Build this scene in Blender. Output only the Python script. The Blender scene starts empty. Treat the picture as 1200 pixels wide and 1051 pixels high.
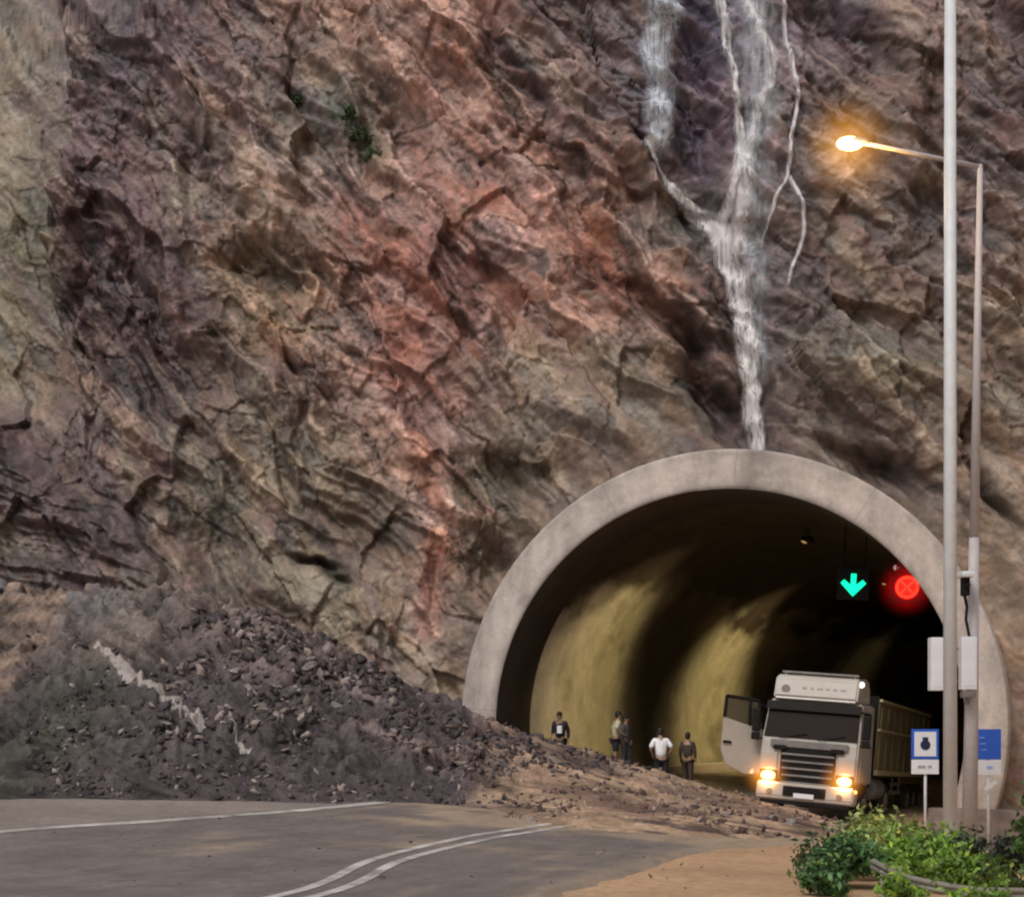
import bpy, bmesh, math, random
import numpy as np
from mathutils import Vector, Matrix

random.seed(7)
rng = np.random.default_rng(7)
scene = bpy.context.scene
col = scene.collection
R_ = math.radians
H, HY, F = 2.1, 855.0, 1800.0            # eye height (m), horizon row, focal length in photo pixels

# ------------------------------------------------------------------ world layout
AX = np.array([math.sin(R_(20)), math.cos(R_(20))])     # tunnel axis on plan
RT = np.array([math.cos(R_(20)), -math.sin(R_(20))])    # to the right of it
A0 = np.array([5.63, 42.0]); ZC = 2.2; ROLL = R_(4.0)

def smooth(x, a, b):
    t = np.clip((x - a) / (b - a), 0, 1); return t * t * (3 - 2 * t)
def st(X, Y):
    dx, dy = X - A0[0], Y - A0[1]
    return dx * RT[0] + dy * RT[1], dx * AX[0] + dy * AX[1]
def ground_z(X, Y):
    s, t = st(X, Y)
    return -0.07 * np.clip(s, -13, 8) * smooth(Y, 15, 38)
def on_ground(px, py):
    Y = 5.0
    while Y < 400:
        X = (px - 600) / F * Y; Z = H + (HY - py) / F * Y
        if Z <= float(ground_z(X, Y)): return X, Y
        Y += 0.02
    return X, Y
def at(px, py, Y):
    return ((px - 600) / F * Y, Y, H + (HY - py) / F * Y)
def tun(s, t, h):
    """tunnel frame -> world; h from the arch centre"""
    s = np.asarray(s, float); t = np.asarray(t, float); h = np.asarray(h, float)
    off = np.where(t > 3, (t - 3) ** 2 / 520.0, 0)
    sp = s * math.cos(ROLL) + h * math.sin(ROLL) + off
    return A0[0] + sp * RT[0] + t * AX[0], A0[1] + sp * RT[1] + t * AX[1], ZC + h * math.cos(ROLL) - s * math.sin(ROLL)

# ------------------------------------------------------------------ noise
def _hash(ix, iy, seed):
    h = (ix.astype(np.int64) * 374761393 + iy.astype(np.int64) * 668265263 + seed * 1442695041) & 0xFFFFFFFF
    h = ((h ^ (h >> 13)) * 1274126177) & 0xFFFFFFFF
    h = ((h ^ (h >> 16)) * 2246822519) & 0xFFFFFFFF
    return ((h ^ (h >> 15)) & 0xFFFFFF).astype(np.float64) / 0xFFFFFF
def noise(x, y, seed=0):
    x = np.asarray(x, float); y = np.asarray(y, float)
    ix = np.floor(x); iy = np.floor(y); fx = x - ix; fy = y - iy
    def g(a, b):
        an = _hash(ix + a, iy + b, seed) * 6.28318
        return np.cos(an) * (fx - a) + np.sin(an) * (fy - b)
    u = fx * fx * fx * (fx * (fx * 6 - 15) + 10); v = fy * fy * fy * (fy * (fy * 6 - 15) + 10)
    return 1.4 * ((g(0, 0) * (1 - u) + g(1, 0) * u) * (1 - v) + (g(0, 1) * (1 - u) + g(1, 1) * u) * v)
def fbm(x, y, o=5, seed=0, gain=.5):
    r = 0; a = 1.0; tot = 0
    for i in range(o):
        r = r + a * noise(x * 2 ** i + 17.3 * i, y * 2 ** i - 9.1 * i, seed + i); tot += a; a *= gain
    return r / tot
def ridged(x, y, o=4, seed=0, gain=.55):
    r = 0; a = 1.0; tot = 0
    for i in range(o):
        r = r + a * (1 - 2.2 * np.abs(noise(x * 2 ** i + 5.7 * i, y * 2 ** i + 3.3 * i, seed + i))); tot += a; a *= gain
    return r / tot
def facets(x, y, seed=0):
    """Voronoi blocks, each a tilted plane: broken rock. returns height, cell value, edge distance"""
    ix = np.floor(x); iy = np.floor(y)
    best = np.full(x.shape, 1e9); sec = np.full(x.shape, 1e9); h = np.zeros(x.shape); cid = np.zeros(x.shape)
    for a in (-1, 0, 1):
        for b in (-1, 0, 1):
            cx = ix + a + _hash(ix + a, iy + b, seed); cy = iy + b + _hash(ix + a, iy + b, seed + 1)
            dx, dy = x - cx, y - cy; d = dx * dx + dy * dy
            v = _hash(ix + a, iy + b, seed + 2)
            gx = _hash(ix + a, iy + b, seed + 3) - .5; gy = _hash(ix + a, iy + b, seed + 4) - .5
            hh = (v - .5) + 1.5 * (gx * dx + gy * dy)
            m = d < best
            sec = np.where(m, best, np.minimum(sec, d))
            h = np.where(m, hh, h); cid = np.where(m, v, cid); best = np.where(m, d, best)
    return h, cid, np.sqrt(sec) - np.sqrt(best)

def lin(c):
    c = np.asarray(c, float) / 255.0
    return np.where(c <= .04045, c / 12.92, ((c + .055) / 1.055) ** 2.4)

# ------------------------------------------------------------------ object helpers
def tag(o, label=None, cat=None, group=None, kind=None):
    if label: o['label'] = label
    if cat: o['category'] = cat
    if group: o['group'] = group
    if kind: o['kind'] = kind
    return o
def link(o, parent=None):
    col.objects.link(o)
    if parent is not None: o.parent = parent
    return o
def empty(name, loc=(0, 0, 0), rot=(0, 0, 0)):
    o = bpy.data.objects.new(name, None); o.location = loc; o.rotation_euler = rot
    o.empty_display_size = .2
    return link(o)
def grid_mesh(name, X, Y, Z, mat, cols=None, keep=None, smooth_shade=True, parent=None):
    n, m = X.shape
    co = np.stack([X, Y, Z], -1).reshape(-1, 3)
    idx = np.arange(n * m).reshape(n, m)
    f = np.stack([idx[:-1, :-1], idx[:-1, 1:], idx[1:, 1:], idx[1:, :-1]], -1).reshape(-1, 4)
    if keep is not None:
        k = keep[:-1, :-1] & keep[:-1, 1:] & keep[1:, 1:] & keep[1:, :-1]
        f = f[k.reshape(-1)]
    me = bpy.data.meshes.new(name)
    me.vertices.add(len(co)); me.vertices.foreach_set('co', co.astype(np.float32).ravel())
    me.loops.add(len(f) * 4); me.loops.foreach_set('vertex_index', f.astype(np.int32).ravel())
    me.polygons.add(len(f)); me.polygons.foreach_set('loop_start', np.arange(0, len(f) * 4, 4, dtype=np.int32))
    me.update(calc_edges=True)
    me.polygons.foreach_set('use_smooth', np.full(len(f), smooth_shade))
    if cols is not None:
        at_ = me.color_attributes.new('Col', 'FLOAT_COLOR', 'POINT')
        c4 = np.ones((n * m, 4)); c4[:, :3] = cols.reshape(-1, 3)
        at_.data.foreach_set('color', c4.astype(np.float32).ravel())
    me.materials.append(mat)
    return link(bpy.data.objects.new(name, me), parent)

class MB:
    """collects shapes of ONE part"""
    def __init__(s): s.b = bmesh.new()
    def box(s, c, d, M=None, bev=0):
        t = bmesh.new(); bmesh.ops.create_cube(t, size=1)
        for v in t.verts: v.co = Vector((v.co.x * d[0], v.co.y * d[1], v.co.z * d[2]))
        if bev: bmesh.ops.bevel(t, geom=t.edges[:], offset=bev, segments=2, affect='EDGES', profile=.7)
        for v in t.verts:
            v.co = v.co + Vector(c)
            if M is not None: v.co = M @ v.co
        s._m(t); return s
    def _m(s, t):
        me = bpy.data.meshes.new('t'); t.to_mesh(me); t.free(); s.b.from_mesh(me); bpy.data.meshes.remove(me)
    def cyl(s, p0, p1, r0, r1=None, n=16, cap=True, bev=0):
        r1 = r0 if r1 is None else r1
        p0, p1 = Vector(p0), Vector(p1); d = p1 - p0
        t = bmesh.new(); bmesh.ops.create_cone(t, cap_ends=cap, segments=n, radius1=r0, radius2=r1, depth=d.length)
        if bev: bmesh.ops.bevel(t, geom=[e for e in t.edges if all(len(f.verts) > 4 for f in e.link_faces[:1]) or any(len(f.verts) > 4 for f in e.link_faces)], offset=bev, segments=2, affect='EDGES')
        q = d.to_track_quat('Z', 'Y')
        for v in t.verts: v.co = q @ v.co + (p0 + p1) / 2
        s._m(t); return s
    def tube(s, pts, r, n=10):
        for a, b in zip(pts[:-1], pts[1:]): s.cyl(a, b, r if not isinstance(r, (list, tuple)) else r[0], n=n)
        for p in pts[1:-1]: s.ball(p, r, 8)
        return s
    def ball(s, c, r, n=10, sc=(1, 1, 1)):
        t = bmesh.new(); bmesh.ops.create_uvsphere(t, u_segments=n * 2, v_segments=n, radius=r)
        for v in t.verts: v.co = Vector((v.co.x * sc[0], v.co.y * sc[1], v.co.z * sc[2])) + Vector(c)
        s._m(t); return s
    def prism(s, prof, x0, x1, axis='x', bev=0, taper=None, M=None):
        """profile of (a,b) points extruded along axis; x: (y,z), y: (x,z), z: (x,y)"""
        t = bmesh.new()
        def P(u, a, b): return {'x': (u, a, b), 'y': (a, u, b), 'z': (a, b, u)}[axis]
        va = [t.verts.new(P(x0, a, b)) for a, b in prof]; vb = [t.verts.new(P(x1, a, b)) for a, b in prof]
        n = len(prof); t.faces.new(va); t.faces.new(vb[::-1])
        for i in range(n): t.faces.new((va[i], vb[i], vb[(i + 1) % n], va[(i + 1) % n]))
        bmesh.ops.recalc_face_normals(t, faces=t.faces[:])
        if bev: bmesh.ops.bevel(t, geom=t.edges[:], offset=bev, segments=3, affect='EDGES')
        for v in t.verts:
            if taper: v.co = taper(v.co)
            if M is not None: v.co = M @ v.co
        s._m(t); return s
    def quad(s, pts):
        s.b.faces.new([s.b.verts.new(p) for p in pts]); return s
    def build(s, name, mat, parent=None, smooth_=False):
        me = bpy.data.meshes.new(name); s.b.to_mesh(me); s.b.free()
        me.materials.append(mat)
        if smooth_:
            for p in me.polygons: p.use_smooth = True
        return link(bpy.data.objects.new(name, me), parent)

# ------------------------------------------------------------------ materials
def nt(name):
    m = bpy.data.materials.new(name); m.use_nodes = True
    return m, m.node_tree.nodes, m.node_tree.links, m.node_tree.nodes['Principled BSDF']
def mat(name, c, rough=.6, metal=0, var=.25, scale=6, bump=.1, dirt=None, dirt_amt=.4, spec=.5, emit=None, es=0, coat=0):
    m, N, L, B = nt(name)
    tc = N.new('ShaderNodeTexCoord'); no = N.new('ShaderNodeTexNoise')
    no.inputs['Scale'].default_value = scale; no.inputs['Detail'].default_value = 8; no.inputs['Roughness'].default_value = .65
    L.new(tc.outputs['Object'], no.inputs['Vector'])
    cr = N.new('ShaderNodeValToRGB'); L.new(no.outputs['Fac'], cr.inputs['Fac'])
    c = np.array(c[:3]); lo = np.clip(c * (1 - var), 0, 1); hi = np.clip(c * (1 + var), 0, 1)
    cr.color_ramp.elements[0].position = .3; cr.color_ramp.elements[1].position = .7
    cr.color_ramp.elements[0].color = (*lo, 1); cr.color_ramp.elements[1].color = (*hi, 1)
    out = cr.outputs['Color']
    if dirt is not None:
        n2 = N.new('ShaderNodeTexNoise'); n2.inputs['Scale'].default_value = scale * .35; n2.inputs['Detail'].default_value = 10; n2.inputs['Roughness'].default_value = .7
        L.new(tc.outputs['Object'], n2.inputs['Vector'])
        r2 = N.new('ShaderNodeValToRGB'); L.new(n2.outputs['Fac'], r2.inputs['Fac'])
        r2.color_ramp.elements[0].position = .42; r2.color_ramp.elements[1].position = .68
        r2.color_ramp.elements[0].color = (0, 0, 0, 1); r2.color_ramp.elements[1].color = (dirt_amt,) * 3 + (1,)
        mx = N.new('ShaderNodeMix'); mx.data_type = 'RGBA'; L.new(r2.outputs['Color'], mx.inputs[0])
        L.new(out, mx.inputs[6]); mx.inputs[7].default_value = (*dirt, 1); out = mx.outputs[2]
    L.new(out, B.inputs['Base Color'])
    B.inputs['Roughness'].default_value = rough; B.inputs['Metallic'].default_value = metal
    B.inputs['Specular IOR Level'].default_value = spec; B.inputs['Coat Weight'].default_value = coat
    if emit is not None:
        B.inputs['Emission Color'].default_value = (*emit, 1); B.inputs['Emission Strength'].default_value = es
    if bump:
        b = N.new('ShaderNodeBump'); b.inputs['Strength'].default_value = bump; b.inputs['Distance'].default_value = .02
        L.new(no.outputs['Fac'], b.inputs['Height']); L.new(b.outputs['Normal'], B.inputs['Normal'])
    return m
def rock_mat(name, scale=1.0, bump=.7, dist=.09, rough=.8, contrast=.55, wet=0.3, speck=True):
    """reads the rock colour of each vertex, adds grain, cracks and wet patches"""
    m, N, L, B = nt(name)
    at_ = N.new('ShaderNodeAttribute'); at_.attribute_name = 'Col'
    tc = N.new('ShaderNodeTexCoord')
    def tex(s, d, r, dist_=0, vec=None):
        n = N.new('ShaderNodeTexNoise'); n.inputs['Scale'].default_value = s * scale; n.inputs['Detail'].default_value = d
        n.inputs['Roughness'].default_value = r; n.inputs['Distortion'].default_value = dist_
        L.new(vec or tc.outputs['Object'], n.inputs['Vector']); return n
    n1 = tex(3.2, 9, .72, .6); n2 = tex(.7, 6, .6, 1.0)
    mr = N.new('ShaderNodeMapRange'); L.new(n1.outputs['Fac'], mr.inputs['Value'])
    mr.inputs['From Min'].default_value = .3; mr.inputs['From Max'].default_value = .7
    mr.inputs['To Min'].default_value = 1 - contrast; mr.inputs['To Max'].default_value = 1 + contrast
    mu = N.new('ShaderNodeMix'); mu.data_type = 'RGBA'; mu.blend_type = 'MULTIPLY'; mu.inputs[0].default_value = 1
    L.new(at_.outputs['Color'], mu.inputs[6]); L.new(mr.outputs['Result'], mu.inputs[7])
    L.new(mu.outputs[2], B.inputs['Base Color'])
    r3 = N.new('ShaderNodeMapRange'); L.new(n2.outputs['Fac'], r3.inputs['Value'])
    r3.inputs['From Min'].default_value = .4; r3.inputs['From Max'].default_value = .62
    r3.inputs['To Min'].default_value = rough; r3.inputs['To Max'].default_value = rough - wet
    L.new(r3.outputs['Result'], B.inputs['Roughness'])
    vo = N.new('ShaderNodeTexVoronoi'); vo.feature = 'DISTANCE_TO_EDGE'; vo.inputs['Scale'].default_value = 1.7 * scale
    wv = N.new('ShaderNodeVectorMath'); wv.operation = 'ADD'; L.new(tc.outputs['Object'], wv.inputs[0]); L.new(n2.outputs['Color'], wv.inputs[1])
    L.new(wv.outputs[0], vo.inputs['Vector'])
    mn = N.new('ShaderNodeMath'); mn.operation = 'MINIMUM'; L.new(vo.outputs['Distance'], mn.inputs[0]); mn.inputs[1].default_value = .12
    ma = N.new('ShaderNodeMath'); ma.operation = 'MULTIPLY_ADD'; L.new(mn.outputs[0], ma.inputs[0]); ma.inputs[1].default_value = 3.0; L.new(n1.outputs['Fac'], ma.inputs[2])
    b = N.new('ShaderNodeBump'); b.inputs['Strength'].default_value = bump; b.inputs['Distance'].default_value = dist
    L.new(ma.outputs[0], b.inputs['Height']); L.new(b.outputs['Normal'], B.inputs['Normal'])
    return m
def emis(name, c, s):
    m, N, L, B = nt(name)
    B.inputs['Base Color'].default_value = (*c, 1); B.inputs['Emission Color'].default_value = (*c, 1); B.inputs['Emission Strength'].default_value = s
    return m
def halo_mat(name, c, s, pw=2.5):  # emissive ball fading outward: a lamp's glow built as an object
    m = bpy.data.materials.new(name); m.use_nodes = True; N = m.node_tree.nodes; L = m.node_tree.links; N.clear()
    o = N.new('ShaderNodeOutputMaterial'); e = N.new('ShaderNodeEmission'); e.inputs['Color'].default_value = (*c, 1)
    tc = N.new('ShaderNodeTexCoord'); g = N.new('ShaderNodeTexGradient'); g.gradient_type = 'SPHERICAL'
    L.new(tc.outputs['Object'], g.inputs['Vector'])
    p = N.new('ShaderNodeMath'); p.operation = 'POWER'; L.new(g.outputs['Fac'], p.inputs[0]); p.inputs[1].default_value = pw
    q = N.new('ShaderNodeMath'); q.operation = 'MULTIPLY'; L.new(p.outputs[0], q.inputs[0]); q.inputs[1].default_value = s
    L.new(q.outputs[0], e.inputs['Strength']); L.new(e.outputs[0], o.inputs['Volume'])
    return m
def glass_dark(name, c=(.018, .011, .008), rough=.08):
    m, N, L, B = nt(name); B.inputs['Base Color'].default_value = (*c, 1); B.inputs['Roughness'].default_value = rough
    B.inputs['Specular IOR Level'].default_value = .10
    return m

M_rock = rock_mat('cliff_rock', bump=.45, dist=.05, contrast=.36)
M_debris = rock_mat('debris_soil', scale=2.2, bump=.7, dist=.05, contrast=.45, wet=.35)
M_ground = rock_mat('soil_ground', scale=2.0, bump=.35, dist=.03, contrast=.3, wet=.3)
M_asph = rock_mat('asphalt', scale=2.5, bump=.25, dist=.012, contrast=.28, rough=.75, wet=.35)
M_conc = mat('portal_concrete', (.60, .50, .44), .85, var=.08, scale=1.2, bump=.25, dirt=(.40, .33, .28), dirt_amt=.45)
M_soff = mat('soffit_concrete', (.085, .062, .045), .9, var=.25, scale=1.5, bump=.2, dirt=(.03, .022, .015), dirt_amt=.5)  # dark colour stands in for the lack of light on the soffit
M_white = mat('white_truck_paint', (.44, .395, .34), .38, var=.06, scale=3, bump=0, dirt=(.30, .24, .18), dirt_amt=.35, coat=.3)
M_black = mat('black_plastic', (.012, .010, .009), .6, var=.3, scale=9, bump=.05, spec=.15)
M_grey = mat('grey_metal', (.20, .18, .165), .5, .3, scale=5, bump=.05)
M_galv = mat('galvanised_steel', (.66, .66, .66), .5, .0, var=.08, scale=7, bump=.04, dirt=(.5, .5, .49), dirt_amt=.3)
M_galv2 = mat('weathered_galvanised', (.46, .42, .42), .6, .0, var=.1, scale=7, bump=.04)
M_glass = glass_dark('dark_glass')
M_olive = mat('tarpaulin_olive', (.20, .165, .07), .55, var=.25, scale=2.5, bump=.15, dirt=(.10, .075, .04), dirt_amt=.5)
M_ledge = mat('bright_metal_ledge', (.42, .36, .22), .5, var=.2, scale=4)  # pale colour paints in the highlights along the trailer rails
M_tyre = mat('tyre_rubber', (.022, .02, .018), .85, var=.3, scale=12, dirt=(.14, .10, .07), dirt_amt=.5)
M_rim = mat('dusty_rim', (.30, .26, .20), .55, .2, scale=8, dirt=(.16, .11, .07), dirt_amt=.6)
M_lwhite = mat('white_enamel', (.74, .74, .76), .45, var=.04, scale=4, bump=0, dirt=(.5, .48, .45), dirt_amt=.3)
M_blue = mat('blue_sign_sheet', (.02, .10, .52), .4, var=.08, scale=5, bump=0)

# ------------------------------------------------------------------ geology of the cliff
def Yb(X):
    return 43.6 - (np.clip(X, -40, 15) - 5.63) * 0.364
def chart(X, Z):                          # flat chart of the cliff face: metres -> chart columns / rows
    yb = Yb(X) + .14 * np.maximum(Z, 0)
    return 600 + F * X / yb, HY - F * (Z - H) / yb
cx_ = np.array([-400, 0, 60, 120, 200, 300, 400, 500, 600, 700, 800, 900, 1000, 1100, 1200, 1500])
cy_ = np.array([-200, 50, 150, 250, 350, 450, 550, 650, 750, 900])
T = lambda s: [tuple(int(v) for v in q.split(',')) for q in s.split()]
rows = [
 T('125,112,98 125,112,98 112,96,92 96,82,86 100,80,82 100,84,80 130,98,80 160,112,92 98,76,70 102,85,80 92,88,98 108,98,104 100,80,80 112,94,86 92,78,78 90,78,78'),
 T('122,112,98 122,112,98 110,98,92 94,80,84 100,80,80 104,84,78 132,100,82 168,116,92 98,74,68 98,84,80 88,80,92 108,98,104 90,76,78 118,98,88 90,76,76 92,78,78'),
 T('125,115,98 125,115,98 112,100,92 92,76,80 100,80,76 106,86,78 96,94,84 156,112,96 134,92,76 100,84,82 80,70,80 112,102,106 104,80,68 88,72,70 92,78,76 96,80,78'),
 T('104,98,80 104,98,80 100,90,78 84,64,64 96,82,78 120,100,86 136,98,84 160,110,92 158,110,94 128,84,66 112,100,88 104,94,92 96,82,74 84,72,70 94,80,74 96,82,76'),
 T('96,90,74 96,90,74 90,80,68 72,54,54 84,66,64 126,100,70 128,92,72 132,86,70 146,106,90 128,92,76 124,84,66 94,84,82 90,78,70 104,88,80 116,100,88 116,100,88'),
 T('112,100,86 112,100,86 100,84,76 78,62,62 78,62,60 106,90,78 142,112,98 152,104,90 122,102,86 118,102,88 106,92,80 96,82,80 92,82,70 106,94,82 112,98,84 112,98,84'),
 T('74,60,62 74,60,62 84,70,66 98,82,74 100,88,78 108,96,82 94,84,72 150,110,90 108,94,80 116,102,94 112,98,88 100,88,80 84,70,62 92,78,70 122,104,86 122,104,86'),
 T('92,80,70 92,80,70 88,74,70 86,72,68 110,92,80 120,108,92 120,108,92 140,108,88 98,84,70 110,94,80 110,94,80 110,94,80 110,94,80 110,94,80 124,106,86 124,106,86'),
 T('108,94,80 108,94,80 100,84,76 88,74,70 96,82,76 116,102,90 124,110,94 118,104,90 112,96,82 110,94,80 110,94,80 110,94,80 110,94,80 112,94,80 124,104,86 124,106,86'),
 T('108,94,80 108,94,80 100,84,76 88,74,70 96,82,76 116,102,90 124,110,94 118,104,90 112,96,82 110,94,80 110,94,80 110,94,80 110,94,80 110,92,78 118,98,82 124,106,86')]
CT = np.array(rows, float)
def chart_colour(px, py):
    ix = np.clip(np.searchsorted(cx_, px) - 1, 0, len(cx_) - 2); iy = np.clip(np.searchsorted(cy_, py) - 1, 0, len(cy_) - 2)
    fx = np.clip((px - cx_[ix]) / (cx_[ix + 1] - cx_[ix]), 0, 1)[..., None]; fy = np.clip((py - cy_[iy]) / (cy_[iy + 1] - cy_[iy]), 0, 1)[..., None]
    return (CT[iy, ix] * (1 - fx) + CT[iy, ix + 1] * fx) * (1 - fy) + (CT[iy + 1, ix] * (1 - fx) + CT[iy + 1, ix + 1] * fx) * fy
def blob(px, py, x, y, rx, ry, ang=0, k=2.0):
    a = R_(ang); dx, dy = px - x, py - y
    u = (dx * math.cos(a) + dy * math.sin(a)) / rx; v = (-dx * math.sin(a) + dy * math.cos(a)) / ry
    return np.exp(-(u * u + v * v) ** (k / 2))
def seg_dist(px, py, pts):
    """distance to polyline in chart units, and parameter 0..1"""
    d = np.full(px.shape, 1e9); par = np.zeros(px.shape); n = len(pts) - 1
    for i in range(n):
        ax, ay = pts[i]; bx, by = pts[i + 1]; L2 = (bx - ax) ** 2 + (by - ay) ** 2
        t = np.clip(((px - ax) * (bx - ax) + (py - ay) * (by - ay)) / L2, 0, 1)
        dd = np.hypot(px - ax - t * (bx - ax), py - ay - t * (by - ay)); m = dd < d
        d = np.where(m, dd, d); par = np.where(m, (i + t) / n, par)
    return d, par
FALL = [(772, 190), (800, 220), (838, 255), (858, 310), (872, 370), (884, 440), (892, 525)]
SCAR = [(400, 200), (440, 300), (470, 400), (492, 480), (508, 560), (512, 640), (498, 740)]
# (x, y, rx, ry, angle, depth m: + is a hollow, - a bulge)
RELIEF = [(815, 120, 32, 130, 0, 1.0), (838, 445, 22, 80, -28, 2.0), (590, 560, 62, 30, 4, .8), (560, 655, 42, 36, 0, .8),
 (372, 662, 30, 7, 12, .9), (408, 686, 18, 6, 35, .9), (310, 318, 60, 20, -8, .7), (430, 600, 60, 55, 20, .8), (1040, 555, 45, 14, 28, .9), (1000, 530, 60, 10, 18, .6),
 (1160, 575, 45, 7, 52, .8), (590, 60, 14, 90, -38, .9), (640, 200, 14, 90, -50, .5), (230, 420, 60, 60, 40, .5), (110, 330, 35, 110, 0, .8),
 (260, 170, 22, 130, -35, -.9), (330, 240, 18, 90, -38, -.8), (520, 330, 80, 50, 40, -.7), (480, 60, 60, 70, 0, -.7), (700, 480, 90, 60, 20, -.5), (360, 440, 60, 50, 0, -.5),
 (380, 700, 90, 30, 14, -.7), (950, 420, 60, 50, 10, -.4), (1060, 130, 26, 130, 0, -.6), (1010, 60, 24, 90, -40, .7), (960, 40, 16, 60, -30, .5), (1090, 260, 40, 40, 0, .5), (700, 300, 90, 14, 45, .5), (740, 220, 80, 12, 50, .45)]
def cliff_eval(X, Z):
    px, py = chart(X, Z)
    wx = 34 * fbm(X * .28, Z * .28, 4, 50); wy = 34 * fbm(X * .28 + 31, Z * .28 + 7, 4, 60)
    qx, qy = px + wx, py + wy
    Y = Yb(X) + .14 * np.maximum(Z, 0)
    # the hazier slope on the left, set back
    edge = 62 + 14 * np.sin(py / 60.0) + .5 * wx + 18 * smooth(py, 380, 470)
    left = smooth(edge - px, -6, 10) * (1 - smooth(py, 430, 520))
    Y = Y + 2.6 * left
    rough = 1 - .6 * left
    # the spur in front, lower left: everything under a line falling to the right
    dl = (py - (478 + .78 * px + wy * .8)) / 40.0
    spur = smooth(dl, -.3, 2.0) * (1 - smooth(px, 300, 420))
    Y = Y - 2.2 * spur
    for (x, y, rx, ry, an, d) in RELIEF: Y = Y + d * blob(qx, qy, x, y, rx, ry, an, 2.4)
    fd, fp = seg_dist(qx * .3 + px * .7, qy * .3 + py * .7, FALL)
    Y = Y + .7 * np.exp(-(fd / 26) ** 2)
    sd, sp = seg_dist(qx * .6 + px * .4, qy * .6 + py * .4, SCAR)
    scar = np.exp(-(sd / 15) ** 2) * smooth(sp, .0, .3)
    Y = Y + .35 * scar
    # shotcrete apron round the portal and on the right: calmer
    s_, t_ = st(X, Y)
    rr = np.hypot(s_, (Z - ZC))
    apron = 1 - smooth(rr, 7.6, 10.5)
    calm = np.clip(1 - .7 * apron - .45 * smooth(px, 1120, 1200) * smooth(py, 480, 620) - .35 * blob(qx, qy, 700, 500, 200, 70, 0, 4) - .5 * blob(qx, qy, 400, 680, 90, 60, 0, 4), .2, 1) * rough
    # strata: long ribs falling to the right, broken into blocks
    a = R_(-52); u = X * math.cos(a) - Z * math.sin(a) * -1; v = X * math.sin(a) * -1 + Z * math.cos(a)
    u = X * math.cos(a) + Z * math.sin(a); v = -X * math.sin(a) + Z * math.cos(a)
    w1 = 1.2 * fbm(X * .22, Z * .22, 3, 11)
    rib = ridged(u * .13 + w1 * .4, v * .58 + w1 * .8, 5, 3, .40)
    a2 = R_(-22); u2 = X * math.cos(a2) + Z * math.sin(a2); v2 = -X * math.sin(a2) + Z * math.cos(a2)
    rib2 = ridged(u2 * .2 + w1 * .5, v2 * 1.3 + w1, 4, 23, .42)
    mixr = spur
    Y = Y - calm * (.85 * rib * (1 - mixr) + .60 * rib2 * mixr)
    wu = u + .35 * fbm(X * .7, Z * .7, 3, 81); wv = v + .35 * fbm(X * .7 + 9, Z * .7, 3, 91)
    f1, c1, e1 = facets(wu * .24, wv * .62, 101)
    f2, c2, e2 = facets(wu * .75, wv * 1.7, 201)
    f3, c3, e3 = facets(wu * 1.9, wv * 3.8, 301)
    bz = .45 + .55 * smooth(fbm(X * .16, Z * .16, 3, 770), -.25, .3)
    Y = Y - calm * (.62 * f1 + .20 * f2 * bz + .09 * f3 * bz)
    streak = fbm(wu * .35, wv * 2.6, 4, 880, .6)
    cm = smooth(fbm(X * .5, Z * .5, 3, 660), -.1, .35)
    crack = (np.exp(-(e1 / .03) ** 2) * .5 + np.exp(-(e2 / .06) ** 2) * .4) * cm
    Y = Y + calm * .10 * crack
    fine = fbm(X * 2.3, Z * 2.3, 4, 40, .6)
    Y = Y - .09 * calm * fine - .05 * fine
    # never in front of the portal face
    s_, t_ = st(X, Y)
    near = 1 - smooth(rr, 8.2, 10.0)
    Y = Y + np.maximum(0, (0.75 - t_)) * near
    return px, py, qx, qy, Y, dict(left=left, spur=spur, scar=scar, c1=c1, c2=c2, c3=c3, e1=e1, e2=e2, fine=fine, rib=rib, apron=apron, fd=fd, crack=crack, calm=calm, streak=streak, st2=fbm(wu * .9 + 3, wv * 5.5, 4, 930, .65), st3=fbm(wu * .22 + 5, wv * 1.1, 4, 950, .6), big=fbm(X * .33, Z * .33, 3, 990))

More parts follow.
